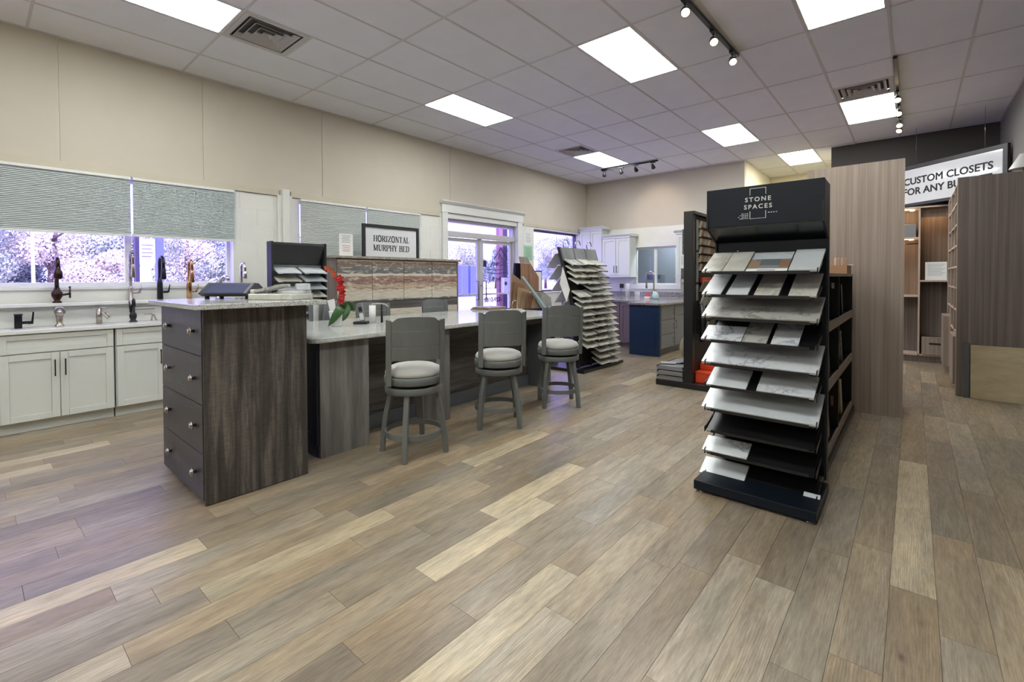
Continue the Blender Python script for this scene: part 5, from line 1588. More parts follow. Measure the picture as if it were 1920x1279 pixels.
part('dial', MB().lathe([(.05, 1.42), (.05, 1.47), (.03, 1.5)], (-4.68, YB + .45, 0), 12), 'black_soft', vv)

# ================================================================== STONE SAMPLE DISPLAY (foreground right)
ss = thing('stone_display', 'blue-black metal stone sample display with a STONE SPACES header', 'display rack', (-.71, 3.2, 0))
SX0, SX1 = -1.045, -.385
part('plinth', MB().box(SX0 + .01, SX1 + .0, 2.945, 3.42, .016, .072), 'navy_black', ss, bevel=.003)
for x in (SX0 + .05, SX1 - .04):
    for y in (2.98, 3.38):
        part('foot', MB().lathe([(.020, 0), (.020, .006), (.008, .008), (.008, .018)], (x, y, 0), 14), 'chrome', ss, 'adjustable chrome foot')
part('back_panel', MB().box(SX0 + .01, SX1 - .01, 3.395, 3.415, .115, 1.60), 'navy_black', ss)
for x in (SX0 + .002, SX1 - .014):
    part('side_plate', MB().prism([(3.34, .115), (3.42, .115), (3.42, 1.90), (3.21, 1.905), (3.19, 1.66), (3.375, 1.57), (3.375, 1.2)], x, x + .012, axis='x'), 'navy_black', ss, bevel=.001)
part('header', MB().box(SX0 + .002, SX1 - .002, 3.20, 3.212, 1.665, 1.91).box(SX0 + .014, SX1 - .014, 3.212, 3.40, 1.895, 1.908), 'navy_black', ss, 'blue-black header board', bevel=.002)
part('header_underside', MB().prism([(3.205, 1.655), (3.205, 1.668), (3.385, 1.585), (3.385, 1.572)], SX0 + .014, SX1 - .014, axis='x'), 'navy_black2', ss, 'glossy black sloping underside')
hf = lambda x, z: facing((x, 3.1985, z), (1, 0, 0), (0, 0, 1))
hx = -.735
lt = MB().join(text_mb('STONE', .038, .0015, bold=.0008, space=1.35).xf(hf(hx, 1.822))).join(text_mb('SPACES', .038, .0015, bold=.0008, space=1.35).xf(hf(hx, 1.777)))
part('lettering', lt, 'letter_white', ss, 'white STONE SPACES lettering')
lo = MB(); W2, t_ = .046, .0018
for (a, b_, z0, z1) in ((hx - W2, hx - W2 + t_ * 2, 1.85, 1.893), (hx + W2 - t_ * 2, hx + W2, 1.85, 1.893), (hx - W2, hx + W2, 1.890, 1.893),
                        (hx - W2, hx - W2 + t_ * 2, 1.703, 1.75), (hx + W2 - t_ * 2, hx + W2, 1.703, 1.75), (hx - W2, hx + W2, 1.703, 1.706)):
    lo.box(a, b_, 3.1975, 3.20, z0, z1)
part('emblem', lo, 'letter_white', ss, 'thin white broken rectangle around the lettering')
lo = MB()
for r_, n_ in enumerate((4, 5, 6, 5)):
    for k in range(n_):
        x = hx - W2 - .012 - k * .0105; z = 1.738 - r_ * .010
        if n_ == 6 and k == 4: continue
        lo.box(x - .003, x + .003, 3.1975, 3.20, z - .0028, z + .0028)
for k in range(4):
    x = hx + W2 + .015 + k * .014
    lo.box(x - .004, x + .004, 3.1975, 3.20, 1.733, 1.739)
part('dot_pattern', lo, 'letter_white', ss, 'cluster of small white dots and marks')
part('screw', MB().lathe([(.004, 0), (.004, -.003)], (-.90, 3.394, 1.515), 8, 'y'), 'chrome', ss)
FZ = [1.372, 1.225, 1.080, .935, .785, .642, .490, .352, .208, .054]
yb, yf, rise = 3.375, 3.115, .128
def shelf_pt(k, y, off=0.0):     # height of shelf k at depth y
    return FZ[k] + rise * (y - yf) / (yb - yf) + off
ang = math.atan2(rise, yb - yf)
for k in range(10):
    m_ = MB()
    z0, z1 = shelf_pt(k, yf), shelf_pt(k, yb)
    m_.prism([(yf - .004, z0 - .012), (yf - .004, z0 - .008), (yb + .02, z1 - .0 + .0), (yb + .02, z1 - .006)], SX0 + .035, SX1 - .035, axis='x')
    m_.box(SX0 + .06, SX1 - .06, yf - .008, yf - .002, z0 - .014, z0 + .004)
    part('shelf', m_, 'black', ss, 'black sloping shelf')
    for sx, u in ((SX0, 1), (SX1, -1)):
        cl = MB().prism([(yf - .006, z0 - .014), (yf - .006, z0 + .018), (yf + .05, z0 + .03), (yf + .16, z0 + .065), (yf + .16, z0 + .045)], sx + (.02 if u > 0 else -.026), sx + (.026 if u > 0 else -.02), axis='x')
        part('shelf_cheek', cl, 'black', ss, 'raised black end lip')
# samples: (shelf, x0, x1, depth fraction start, end, material, label)
def sample(k, x0, x1, mat, label, t=.013, y0=yf, y1=yb + .0, name='stone_slab_sample', grp='stone slab samples on the blue-black display', lift=0.0):
    L_ = sqrt((y1 - y0) ** 2 + (rise * (y1 - y0) / (yb - yf)) ** 2)
    o = solo(name, MB().box(-(x1 - x0) / 2, (x1 - x0) / 2, 0, L_, 0, t), mat, label, 'stone sample', (0, 0, 0), group=grp, bevel=.0015)
    o.location = ((x0 + x1) / 2, y0, shelf_pt(k, y0) - .004 + lift); o.rotation_euler = (ang, 0, 0)
    return o
A, B_ = SX0, SX1 - .015
sample(0, A, A + .124, 'marble_cream', 'mottled cream sample at the left end of the top shelf')
sample(0, A + .127, A + .256, 'marble_cream', 'beige-veined white sample, second from the left on the top shelf')
sample(0, B_ - .152, B_, 'marble_plain', 'plain white sample at the right end of the top shelf', t=.016)
pb = thing('catalogue', 'landscape brochure with a sofa photograph on the top shelf', 'brochure', (-.60, 3.24, 1.45))
Mx = Matrix.Translation((A + .371, yf, shelf_pt(0, yf) - .004)) @ Matrix.Rotation(ang, 4, 'X')
def bk(x0, x1, y0, y1, z0=.0, z1=.004): return MB().boxm(Mx, x0, x1, y0, y1, z0, z1)
part('page', bk(-.112, .112, .0, .285), 'paper', pb)
part('photo_area', bk(-.112, .112, .045, .285, .004, .0045), 'pebble_grey', pb, 'grey room photograph')
part('photo_area', bk(-.112, .112, .18, .285, .0045, .0048), 'marble_plain', pb, 'pale sky part of the photograph')
part('photo_area', bk(-.05, .06, .09, .18, .0045, .005), 'bluegrey', pb, 'blue-grey sofa part')
part('photo_area', bk(-.112, -.05, .06, .15, .0045, .005), 'chip2', pb, 'brown terrace part')
part('photo_area', bk(.06, .112, .06, .15, .0045, .005), 'chip5', pb, 'brown terrace part')
part('print', bk(-.05, .05, .018, .026, .004, .0045), 'letter', pb, 'black caption')
wid = [(A, A + .130, 'marble_white'), (A + .150, A + .288, 'marble_white'), (A + .310, A + .455, 'marble_cream'), (B_ - .152, B_, 'marble_cream')]
for (x0, x1, mt), w_ in zip(wid, ['leftmost', 'second from the left', 'third from the left', 'rightmost']):
    sample(1, x0, x1 - .012, mt, 'veined white sample, %s of four on the second shelf' % w_)
sample(2, A, B_, 'marble_grey', 'wide grey-beige slab filling the third shelf', t=.016)
sample(3, A - .005, A + .238, 'marble_white', 'long white slab with black veins, left on the fourth shelf', y1=3.27)
sample(3, A + .242, A + .380, 'marble_grey', 'smooth grey sample in the middle of the fourth shelf', y1=3.40)
sample(3, A + .402, A + .545, 'marble_white', 'white marble sample right on the fourth shelf', y1=3.38)
sample(4, A, B_, 'marble_white', 'wide white slab with black veins on the fifth shelf', t=.016)
sample(5, A + .03, A + .268, 'marble_plain', 'plain pale slab, left on the sixth shelf', y1=3.29)
sample(5, A + .325, B_ - .02, 'marble_white', 'faintly veined slab, right on the sixth shelf', t=.016, y1=3.30)
sample(6, A, B_, 'marble_plain', 'wide plain pale slab on the seventh shelf', t=.016)
sample(8, A + .005, A + .275, 'marble_white', 'short veined white slab at the left of the ninth shelf', y1=3.24, t=.016)
sample(9, A - .012, A + .258, 'marble_plain', 'short plain pale slab on the lowest shelf', y1=3.25, t=.016)
sample(9, B_ - .075, B_ + .008, 'marble_plain', 'small pale corner offcut at the right end of the lowest shelf', y1=3.17, t=.012)

# ================================================================== DARK SLAB SHELVES BEHIND IT (open to the right)
sh = thing('slab_shelf', 'long dark shelving behind the stone display with leaning samples', 'shelving', (-.75, 4.7, 0))
part('plinth', MB().box(-1.02, -.43, 3.45, 5.70, 0, .06), 'black', sh, bevel=.003)
part('back_panel', MB().box(-.86, -.84, 3.46, 5.64, .06, 1.36), 'black_soft', sh)
for y in (3.46, 4.55, 5.615):
    part('upright', MB().box(-.86, -.45, y, y + .022, .06, 1.365), 'black', sh)
for z in (.095, .565, .985, 1.355):
    part('shelf', MB().box(-.86, -.46, 3.482, 5.61, z - .012, z + .010), 'black_soft', sh)
    part('edge_rail', MB().box(-.46, -.445, 3.48, 5.615, z - (.035 if z < 1.3 else .014), z + (.03 if z < 1.3 else .010)), 'taupe', sh, 'wood front rail')
SG2 = 'slab samples leaning in the dark shelving'
rr = random.Random(3)
for lv, z in enumerate((.105, .575, .995)):
    k = 0; y = 3.70 if lv else 3.60
    while y < 5.05 and k < 10:
        h = rr.uniform(.26, .33); lean = .32
        mt = [['oakboard', 'ply', 'chip5', 'greyboard'], ['bluegrey', 'marble_grey', 'navy_black', 'pebble_grey'], ['marble_plain', 'black', 'marble_cream', 'navy_black']][lv][k % 4]
        wd_ = (.055, .12, .05, .09)[(k + lv) % 4]; lean = .42
        m_ = MB().prism([(0, 0), (wd_, 0), (wd_ - lean * h, h), (-lean * h, h)], .0, .018, axis='x')
        o = solo('leaning_slab', m_, mt, '%s slab leaning on the %s level of the dark shelving, %s from the front' % (
            {'oakboard': 'brown', 'ply': 'pale wood', 'chip5': 'reddish', 'greyboard': 'grey wood', 'bluegrey': 'blue-grey', 'marble_grey': 'grey', 'navy_black': 'blue-black', 'pebble_grey': 'speckled grey', 'marble_plain': 'white', 'black': 'black', 'marble_cream': 'cream'}[mt],
            ['lowest', 'middle', 'upper'][lv], ['first', 'second', 'third', 'fourth', 'fifth', 'sixth', 'seventh', 'eighth', 'ninth', 'tenth'][k]), 'slab', (0, 0, 0), group=SG2)
        o.location = (-.50 - .022 * (k % 3), y + .16, z)
        y += wd_ + rr.choice((.03, .05, .09)); k += 1
cb = thing('sample_box', 'open cardboard box of brown wood swatches on top of the dark shelving', 'box', (-.58, 5.35, 1.365))
bx0, bx1, by0, by1 = -.66, -.455, 5.18, 5.56
part('box', MB().box(bx0, bx1, by0, by0 + .004, 1.366, 1.445).box(bx0, bx1, by1 - .004, by1, 1.366, 1.445).box(bx0, bx0 + .004, by0, by1, 1.366, 1.445).box(bx1 - .004, bx1, by0, by1, 1.366, 1.445).box(bx0, bx1, by0, by1, 1.365, 1.369), 'card', cb)
for k in range(7):
    part('swatch', MB().boxm(Matrix.Translation((bx0 + .015 + .026 * k, by0 + .10, 1.372)) @ Matrix.Rotation(radians(-18), 4, 'X'), 0, .018, 0, .012, 0, .155), ['chip5', 'chip2', 'oakboard', 'chip1'][k % 4], cb)
part('tag', MB().box(bx1 - .02, bx1 + .03, by0 + .22, by0 + .30, 1.446, 1.452), 'paper', cb, 'white paper tag')

# ================================================================== TALL WOOD PANEL AND CLOSETS
tp = thing('closet_tower', 'tall taupe wood-grain closet panel behind the stone display', 'closet', (-.45, 5.9, 0))
part('end_panel', MB().box(-.845, -.068, 5.72, 5.745, 0, 2.445), 'taupe', tp, 'wide taupe wood-grain end panel', bevel=.001)
part('edge_band', MB().box(-.068, -.065, 5.72, 5.745, 0, 2.445), 'edge', tp)
part('side', MB().box(-.16, -.10, 5.745, 6.30, 0.0, 2.40), 'taupe_dark', tp)
part('side', MB().box(-.82, -.16, 6.28, 6.30, 0.0, 2.40), 'taupe_dark', tp)
part('bracket', MB().box(-.10, -.072, 5.76, 5.80, 1.32, 1.56), 'taupe', tp)

cl = thing('walk_in_closet', 'lit warm wood closet shelving at the end of the aisle', 'closet', (.15, 9.85, 0))
CXa, CXd, CXb, YC = -.62, .058, .47, 9.66
part('back_panel', MB().box(CXa, CXb, 10.05, 10.07, .12, 2.40), 'closet_warm', cl)
for x in (CXa, CXd, CXb - .02):
    part('divider', MB().box(x, x + .022, YC, 10.05, .10, 2.40), 'edge' if x == CXd else 'taupe', cl)
part('top', MB().box(CXa, CXb, YC - .01, 10.05, 2.40, 2.425), 'edge', cl)
part('shelf', MB().box(CXa + .02, CXd, YC, 10.05, 1.015, 1.04), 'edge', cl)
part('shelf', MB().box(CXa + .02, CXd, YC + .02, 10.05, 1.93, 1.955), 'edge', cl)
part('shelf', MB().box(CXd + .02, CXb - .02, YC, 10.05, 1.255, 1.28), 'edge', cl)
part('soffit', MB().box(CXd + .02, CXb - .02, YC + .10, YC + .12, 2.26, 2.40), 'closet_warm', cl)
part('bottom', MB().box(CXa, CXb, YC, 10.05, .10, .125), 'edge', cl)
part('plinth', MB().box(CXa, CXb, YC + .03, YC + .05, 0, .10), 'taupe_dark', cl)
part('shade_sheet', MB().box(CXd + .022, CXb - .02, 10.03, 10.049, .125, 1.255), 'taupe_dark', cl, 'dark sheet standing for shade below the shelf')  # dark sheets give the open space below the shelves its shade
part('shade_sheet', MB().box(CXa + .022, CXd, 10.03, 10.049, .125, 1.015), 'taupe_dark', cl, 'dark sheet standing for shade below the shelf')
part('rod', MB().tube([(CXa + .02, 9.86, 1.86), (CXd, 9.86, 1.86)], .012, 8), 'bronze', cl, 'dark hanging rod')
for x, z in ((-.02, 2.39), (.40, 2.39), (-.03, 1.925)):
    part('puck_light', MB().lathe([(.03, z), (.03, z - .01)], (x, YC + .16, 0), 12), 'led', cl, 'small warm puck light')
for x, z in ((-.1, 2.33), (.26, 2.33), (-.1, 1.87)):
    ld = bpy.data.lights.new('puck', 'POINT'); ld.energy = 1.6; ld.color = (1, .78, .54); ld.shadow_soft_size = .04
    lo_ = bpy.data.objects.new('puck_glow', ld); COL.objects.link(lo_); lo_.parent = cl
    lo_.location = (x - .15, YC + .16 - 9.85, z)
bx = solo('storage_box', MB().box(-.34, .03, 9.72, 9.98, 1.957, 2.16), 'grey_plastic', 'pale grey lidded box on the upper left closet shelf', 'box', bevel=.006)
ps = thing('closet_notice', 'white printed sheet leaning on the closet shelf at the end of the aisle', 'notice', (.27, 9.72, 1.28))
mxx = Matrix.Translation((.27, 9.70, 1.282)) @ Matrix.Rotation(radians(-12), 4, 'X')
part('sheet', MB().boxm(mxx, -.13, .12, 0, .006, 0, .285), 'paper', ps)
n_ = MB()
for k in range(9): n_.boxm(mxx, -.10, .10 - .02 * (k % 3), -.001, 0, .245 - k * .022, .250 - k * .022)
part('print', n_, 'letter_grey', ps)
bd = thing('slotted_drawer_box', 'pale grey-wood drawer box with an oval hand slot at the closet floor', 'crate', (.27, 9.70, .125))  # the closet's drawer box with its oval slot
part('front', MB().box(.105, .445, YC - .03, YC - .012, .127, .40), 'taupe', bd, bevel=.002)
part('box', MB().box(.11, .44, YC - .012, YC + .30, .127, .38), 'edge', bd)
sl = MB().prism([(.20, .285)] + [(.20 - .018 * sin(a), .300 + .018 * -cos(a)) for a in []] + [(.35, .285), (.362, .30), (.35, .315), (.20, .315), (.188, .30)], YC - .0315, YC - .029, axis='y')
part('slot', sl, 'black_soft', bd, 'black oval hand slot')

rc = thing('closet_unit', 'right-hand taupe closet unit with open side shelves', 'closet', (.66, 7.6, 0))
part('end_panel', MB().box(.372, .975, 7.20, 7.222, .0, 2.435), 'taupe_dark', rc, 'wide dark taupe end panel', bevel=.001)
part('back', MB().box(.66, .68, 7.222, 9.30, 0, 2.42), 'taupe_dark', rc)
for y in (7.90, 8.60, 9.28):
    part('divider', MB().box(.385, .66, y, y + .02, .10, 2.42), 'taupe', rc)
    part('edge_band', MB().box(.380, .385, y, y + .02, .10, 2.42), 'edge', rc)
part('edge_band', MB().box(.366, .372, 7.20, 7.222, 0, 2.435), 'edge', rc)
for z in (.10, .42, .68, .94, 1.2, 1.45, 1.70, 1.95, 2.20, 2.42):
    part('shelf', MB().box(.385, .66, 7.222, 9.30, z - .01, z + .01), 'edge', rc)
for k, z in enumerate((.69, .95, 1.21, 1.46, 1.71, 1.96)):
    for j, y in enumerate((7.45, 8.15, 8.85)):
        part('hook', MB().box(.39, .47, y, y + .10, z, z + .09), 'bronze', rc, bevel=.003)
part('pulled_drawer', MB().box(.345, .60, 7.24, 7.88, .12, .66), 'taupe', rc, 'slightly opened drawer stack', bevel=.003)
part('pulled_drawer', MB().box(.315, .60, 8.62, 9.26, .12, .80), 'taupe', rc, 'opened far drawer stack', bevel=.003)
pw = thing('plywood_board', 'birch plywood board leaning on the right closet unit', 'board', (.72, 7.15, 0))
mpx = Matrix.Translation((.484, 7.135, 0)) @ Matrix.Rotation(radians(-4), 4, 'X')
part('board', MB().boxm(mpx, 0, .49, 0, .012, .001, .585), 'ply', pw)
part('edge', MB().boxm(mpx, -.004, 0, -.0, .013, .001, .586), 'letter', pw, 'dark left edge')
gp = solo('dark_gap', MB().box(.43, .478, 7.165, 7.195, 0, .60), 'bluegrey', 'narrow grey strip standing for the dark gap beside the plywood board', 'panel')  # strip colours in the shade of the gap left of the plywood
ls = thing('lamp_shade', 'white cone lampshade standing on the right closet unit', 'lamp', (.90, 7.45, 2.43))
part('shade', MB().lathe([(.12, 2.50), (.035, 2.66), (.03, 2.66), (.115, 2.50)], (.90, 7.45, 0), 24, cap=False), 'white', ls)
part('base', MB().lathe([(.05, 2.44), (.05, 2.45), (.01, 2.46), (.01, 2.60)], (.90, 7.45, 0), 16), 'knob', ls)
part('shelf_support', MB().box(.70, .97, 7.223, 7.70, 2.41, 2.44), 'taupe', ls)

# hanging sign, turned towards the aisle
P0, P1 = Vector((-.10, 9.93, 0)), Vector((.945, 9.03, 0))
dv = (P1 - P0).normalized(); Lg = (P1 - P0).length
sgn = thing('closet_sign', 'glossy white sign reading CUSTOM CLOSETS FOR ANY BUDGET in a charcoal frame', 'sign', (.43, 9.47, 2.48))
fm = facing((P0.x, P0.y, 2.48), dv, (0, 0, 1))    # x along sign, y up, z towards the viewer
L0 = -.14
part('board', MB().boxm(fm, L0, Lg - .05, .03, .57, -.03, 0), 'sign_face', sgn)
fr = MB().boxm(fm, L0, Lg, .575, .63, -.04, .012).boxm(fm, L0, Lg, -.015, .03, -.04, .012).boxm(fm, Lg - .055, Lg, .03, .575, -.04, .012).boxm(fm, L0, L0 + .05, .03, .575, -.04, .012)
part('frame', fr, 'mirror_frame', sgn, 'charcoal frame')
TS = Matrix.Translation((Lg * .455, .395, .0012))
part('lettering', text_mb('CUSTOM CLOSETS', .149, .002, bold=.004).xf(fm @ Matrix.Translation((.585, .375, .0012))), 'letter', sgn, 'bold black capitals')
part('lettering', text_mb('FOR ANY BUDGET', .149, .002, bold=.004).xf(fm @ Matrix.Translation((.575, .21, .0012))), 'letter', sgn, 'bold black capitals')
for u in (.15, 1.1):
    part('hanging_wire', MB().tube([fm @ Vector((u, .60, -.01)), fm @ Vector((u, ZC - 2.48, -.01))], .0025, 5), 'knob', sgn)

# ================================================================== MOSAIC RACK (black post, left of the stone display)
mr = thing('mosaic_rack', 'tall black double-sided rack of mosaic strips and wood chips', 'display rack', (-2.04, 6.3, 0))
part('post', MB().box(-2.10, -1.99, 5.62, 5.70, .04, 2.13), 'black', mr, bevel=.003)
part('far_post', MB().box(-2.10, -1.99, 7.02, 7.10, .04, 2.13), 'black', mr, bevel=.003)
part('core_panel', MB().box(-2.065, -2.02, 5.70, 7.02, .06, 2.09), 'black_soft', mr)
part('top_rail', MB().box(-2.10, -1.97, 5.62, 7.10, 2.09, 2.13), 'black', mr, bevel=.003)
part('base', MB().box(-2.44, -1.68, 5.60, 7.12, 0, .07), 'black', mr, bevel=.004)
part('kick_panel', MB().box(-2.02, -1.99, 5.70, 7.02, .07, .55), 'black_soft', mr)
def strip(y, z0, z1, lab):
    o = thing('mosaic_strip', lab, 'mosaic sample', (-1.99, y, z0), group='mosaic strips on the black rack')
    part('backer', MB().box(-2.019, -1.995, y - .045, y + .045, z0, z1), 'black', o)
    part('mosaic', MB().box(-1.995, -1.985, y - .032, y + .032, z0 + .01, z1 - .01), 'pebble_grey', o, 'grey pebble mosaic')
strip(5.77, 1.66, 2.04, 'grey mosaic strip at the top of the black rack, by its near post')
strip(5.77, 1.27, 1.65, 'grey mosaic strip in the middle of the black rack, by its near post')
strip(5.77, 1.05, 1.26, 'short grey mosaic strip below the long ones on the black rack')
tb_ = solo('mesh_tube', MB().tube([(-1.93, 5.77, .56), (-1.915, 5.77, .80), (-1.94, 5.77, 1.02)], [.03, .042, .035], 12), 'black', 'dark padded tube hanging under the mosaic strips', 'tube')
for r_ in range(6):
    z = 1.99 - r_ * .105
    rail = MB().tube([(-1.965, 5.86, z - .045), (-1.965, 7.0, z - .045)], .006, 6)
    part('chip_rail', rail, 'black', mr)
    for k in range(14):
        y = 5.90 + k * .078
        mt = 'chip%d' % ((r_ * 3 + k * 2 + (k // 3)) % 6)
        if k < 14:
            o = solo('wood_chip', MB().boxm(Matrix.Translation((-2.012, y, z - .042)) @ Matrix.Rotation(radians(14), 4, 'Y'), 0, .012, -.034, .034, 0, .088), mt,
                     'wood swatch, row %s from the top, %s from the near post of the black rack' % (['one', 'two', 'three', 'four', 'five', 'six'][r_], ['first', 'second', 'third', 'fourth', 'fifth', 'sixth', 'seventh', 'eighth', 'ninth', 'tenth', 'eleventh', 'twelfth', 'thirteenth', 'fourteenth'][k]),
                     'wood swatch', group='wood swatches on the black mosaic rack')
rb = solo('red_label', MB().box(-2.015, -1.985, 5.95, 6.25, 1.27, 1.34), 'orange', 'red label strip under the wood swatches', 'label')
for k in range(4):
    z = 1.16 - k * .17
    part('bracket', MB().tube([(-2.015, 5.87, z), (-1.93, 5.87, z - .01), (-1.93, 6.9, z - .01)], .005, 6), 'black', mr)
    for j in range(4):
        solo('stone_tile', MB().boxm(Matrix.Translation((-2.01, 5.98 + j * .25, z - .005)) @ Matrix.Rotation(radians(20), 4, 'Y'), 0, .02, -.10, .10, 0, .15), ['rock', 'stone_sample', 'stone_sample2', 'marble_grey'][(k + j) % 4],
             '%s stone tile, %s row under the red label on the black rack' % (['first', 'second', 'third', 'fourth'][j], ['upper', 'second', 'third', 'lowest'][k]), 'stone tile', group='rough stone tiles on the black rack')
oc = thing('orange_crate', 'bright orange plastic crate on the base of the black rack', 'crate', (-1.85, 5.95, .07))
part('crate', MB().box(-1.985, -1.72, 5.70, 6.10, .072, .185), 'orange', oc, bevel=.004)
part('lid', MB().box(-1.988, -1.715, 5.695, 6.105, .187, .205), 'orange', oc, bevel=.003)
solo('orange_handle_tool', MB().tube([(-1.80, 5.90, .30), (-1.72, 6.12, .31)], .018, 8).box(-1.98, -1.80, 5.85, 6.15, .21, .285), 'orange', 'red-handled flat tool case on top of the orange crate', 'tool case')
for k in range(3):
    tt = thing('tile_tray', ['lowest grey tile tray left of the black post', 'middle grey tile tray left of the black post', 'top grey tile tray with loose tiles left of the black post'][k], 'tray', (-2.27, 5.95, .07 + .062 * k), group='stacked grey tile trays')
    z = .072 + .062 * k
    part('tray', MB().box(-2.44 + .0, -2.11, 5.62, 6.25, z, z + .012).box(-2.44, -2.43, 5.62, 6.25, z, z + .05).box(-2.44, -2.11, 5.62, 5.63, z, z + .03), 'grey_plastic', tt)
    part('tile', MB().box(-2.42, -2.12, 5.64, 6.22, z + .013, z + .045), ['greyboard', 'marble_grey', 'pebble_grey'][k], tt, bevel=.003)
for k in range(3):
    solo('loose_tile', MB().boxm(Matrix.Translation((-2.35 + .09 * k, 5.78 + .13 * k, .252)) @ Matrix.Rotation(.4 + k, 4, 'Z'), -.09, .09, -.05, .05, 0, .010), ['marble_plain', 'grey_plastic', 'marble_grey'][k],
         ['pale', 'dark grey', 'mid grey'][k] + ' loose tile lying on the top tray left of the black post', 'tile', group='loose tiles on the top tray')
for k, (z0, z1, dx) in enumerate([(1.98, 2.07, .02), (1.62, 1.93, .035), (1.50, 1.60, .05), (1.32, 1.45, .05), (1.14, 1.28, .045)]):
    part('side_sample', MB().box(-2.10 - dx - .02, -2.066, 5.72, 5.95, z0, z1), ['marble_grey', 'greywood_h', 'marble_plain', 'greywood_h', 'marble_grey'][k], mr, 'sample projecting from the far side', bevel=.002)
rk_ = thing('stone_bracket', 'rough brown stone veneer block hanging low on the left side of the black rack', 'stone sample', (-2.15, 5.9, .35))
part('stone', MB().ball((-2.16, 5.88, .46), .07, .14, .14, 12, 8), 'rock', rk_)
part('stone', MB().ball((-2.13, 5.90, .66), .04, .09, .10, 10, 7), 'rock', rk_)
part('hanger', MB().box(-2.12, -2.066, 5.80, 5.98, .30, .80), 'stone_sample2', rk_)

# ================================================================== CEILING TRACK LIGHTS
def track(p0, p1, heads, label, zt=ZC):
    p0, p1 = Vector(p0), Vector(p1)
    c = (p0 + p1) / 2
    t = thing('track_light', label, 'track light', (c.x, c.y, zt), group='black ceiling tracks with spotlights')
    d = (p1 - p0).normalized(); s_ = Vector((-d.y, d.x, 0))
    m_ = MB()
    m_.boxm(Matrix((( d.x, s_.x, 0, c.x), (d.y, s_.y, 0, c.y), (0, 0, 1, 0), (0, 0, 0, 1))), -(p1 - p0).length / 2, (p1 - p0).length / 2, -.018, .018, zt - .035, zt - .004)
    part('rail', m_, 'black', t, bevel=.002)
    for (f, dirv, lit) in heads:
        q = p0.lerp(p1, f); dv_ = Vector(dirv).normalized()
        top = Vector((q.x, q.y, zt - .035)); piv = top + Vector((0, 0, -.085))
        st_ = MB().box(q.x - .02, q.x + .02, q.y - .05, q.y + .05, zt - .05, zt - .034) if abs(d.y) > .5 else MB().box(q.x - .05, q.x + .05, q.y - .02, q.y + .02, zt - .05, zt - .034)
        st_.tube([top, piv], .006, 8)
        h = part('spot_stem', st_, 'black', t)
        rot = dv_.to_track_quat('Z', 'Y').to_matrix().to_4x4()
        mm = Matrix.Translation(piv) @ rot
        body = MB().lathe([(.001, -.055), (.012, -.055), (.024, -.050), (.027, -.02), (.037, .0), (.040, .045), (.038, .052), (.035, .046), (.034, .03)], n=18, cap=False).xf(mm)
        part('spot_head', body, 'black', t)
        fc_ = MB().lathe([(.001, .038), (.033, .040)], n=18, cap=False).xf(mm)
        part('bulb', fc_, 'warm_lamp' if lit else 'paper', t, 'glowing warm bulb' if lit else None)
        if lit > 1:
            ld = bpy.data.lights.new('spot', 'SPOT'); ld.energy = lit; ld.color = (1, .80, .55); ld.spot_size = radians(70); ld.spot_blend = .8; ld.shadow_soft_size = .03
            so_ = bpy.data.objects.new('spot_beam', ld); COL.objects.link(so_); so_.parent = t
            so_.location = piv + dv_ * .06 - Vector(ORG[t]); so_.rotation_euler = (-dv_).to_track_quat('Z', 'Y').to_euler()
track((-1.50, 2.95, 0), (-1.425, 5.33, 0), [(.12, (.5, -.9, -1), 6), (.42, (.5, -.9, -1), 6), (.70, (.5, -.9, -1), 6), (.93, (.5, -.9, -1), 6)], 'black ceiling track with lit spotlights at the top of the picture')
track((-.165, 6.46, 0), (-.175, 9.40, 0), [(.40, (.1, -.9, -.9), 6), (.62, (.1, -.9, -.9), 6), (.84, (.1, -.9, -.9), 6), (.95, (-.2, -.8, -.8), 6)], 'black ceiling track with lit spotlights near the custom closets sign')
track((-5.16, 9.0, 0), (-3.88, 9.0, 0), [(.06, (-.1, .35, -1), 1), (.37, (.1, .35, -1), 1), (.63, (.0, .85, -.55), 22), (.92, (.2, .5, -1), 1)], 'short black ceiling track with four spotlights before the far beige wall')

# ================================================================== OUTDOORS
struct('ground_outside', MB().box(-150, -6.58, -60, 190, -.6, -.18), 'ground')
pc = thing('porch_column', 'pinkish red porch column with a shaded side coloured dark outside the glass door', 'column', (-8.2, 8.9, -.15))
part('shaft', MB().box(-8.12, -8.02, 8.84, 8.99, -.18, 3.3), 'brickred', pc, 'pinkish red face')
part('shade_side', MB().box(-8.12, -8.02, 8.99, 9.17, -.18, 3.3), 'post_purple', pc, 'shaded side coloured dark purple')  # shade on this side of the column is put into its colour
part('wall_box', MB().box(-8.019, -7.90, 8.90, 9.14, .95, 1.35), 'post_white', pc, 'white box fixed to the column', bevel=.01)
part('emblem', MB().lathe([(.05, 0), (.05, .004)], (-7.90, 8.96, 1.20), 18, 'x'), 'letter', pc, 'dark oval emblem')
pp = thing('notice_board', 'framed notice board on two blue posts outside the far left window', 'notice board', (-9.2, 1.95, -.18))
for y in (1.70, 1.965):
    part('post', MB().box(-9.25, -9.15, y, y + (.10 if y > 1.9 else .05), -.18, 2.6), 'container' if y > 1.9 else 'post_purple', pp)
part('board', MB().box(-9.22, -9.18, 1.755, 1.96, 1.60, 1.98), 'post_white', pp)
lb = MB()
for k in range(4): lb.box(-9.18, -9.175, 1.785, 1.93 - .02 * (k % 2), 1.88 - k * .06, 1.892 - k * .06)
part('print', lb, 'letter_grey', pp)
part('board', MB().box(-9.22, -9.18, 1.755, 1.90, 1.0, 1.54), 'post_white', pp)
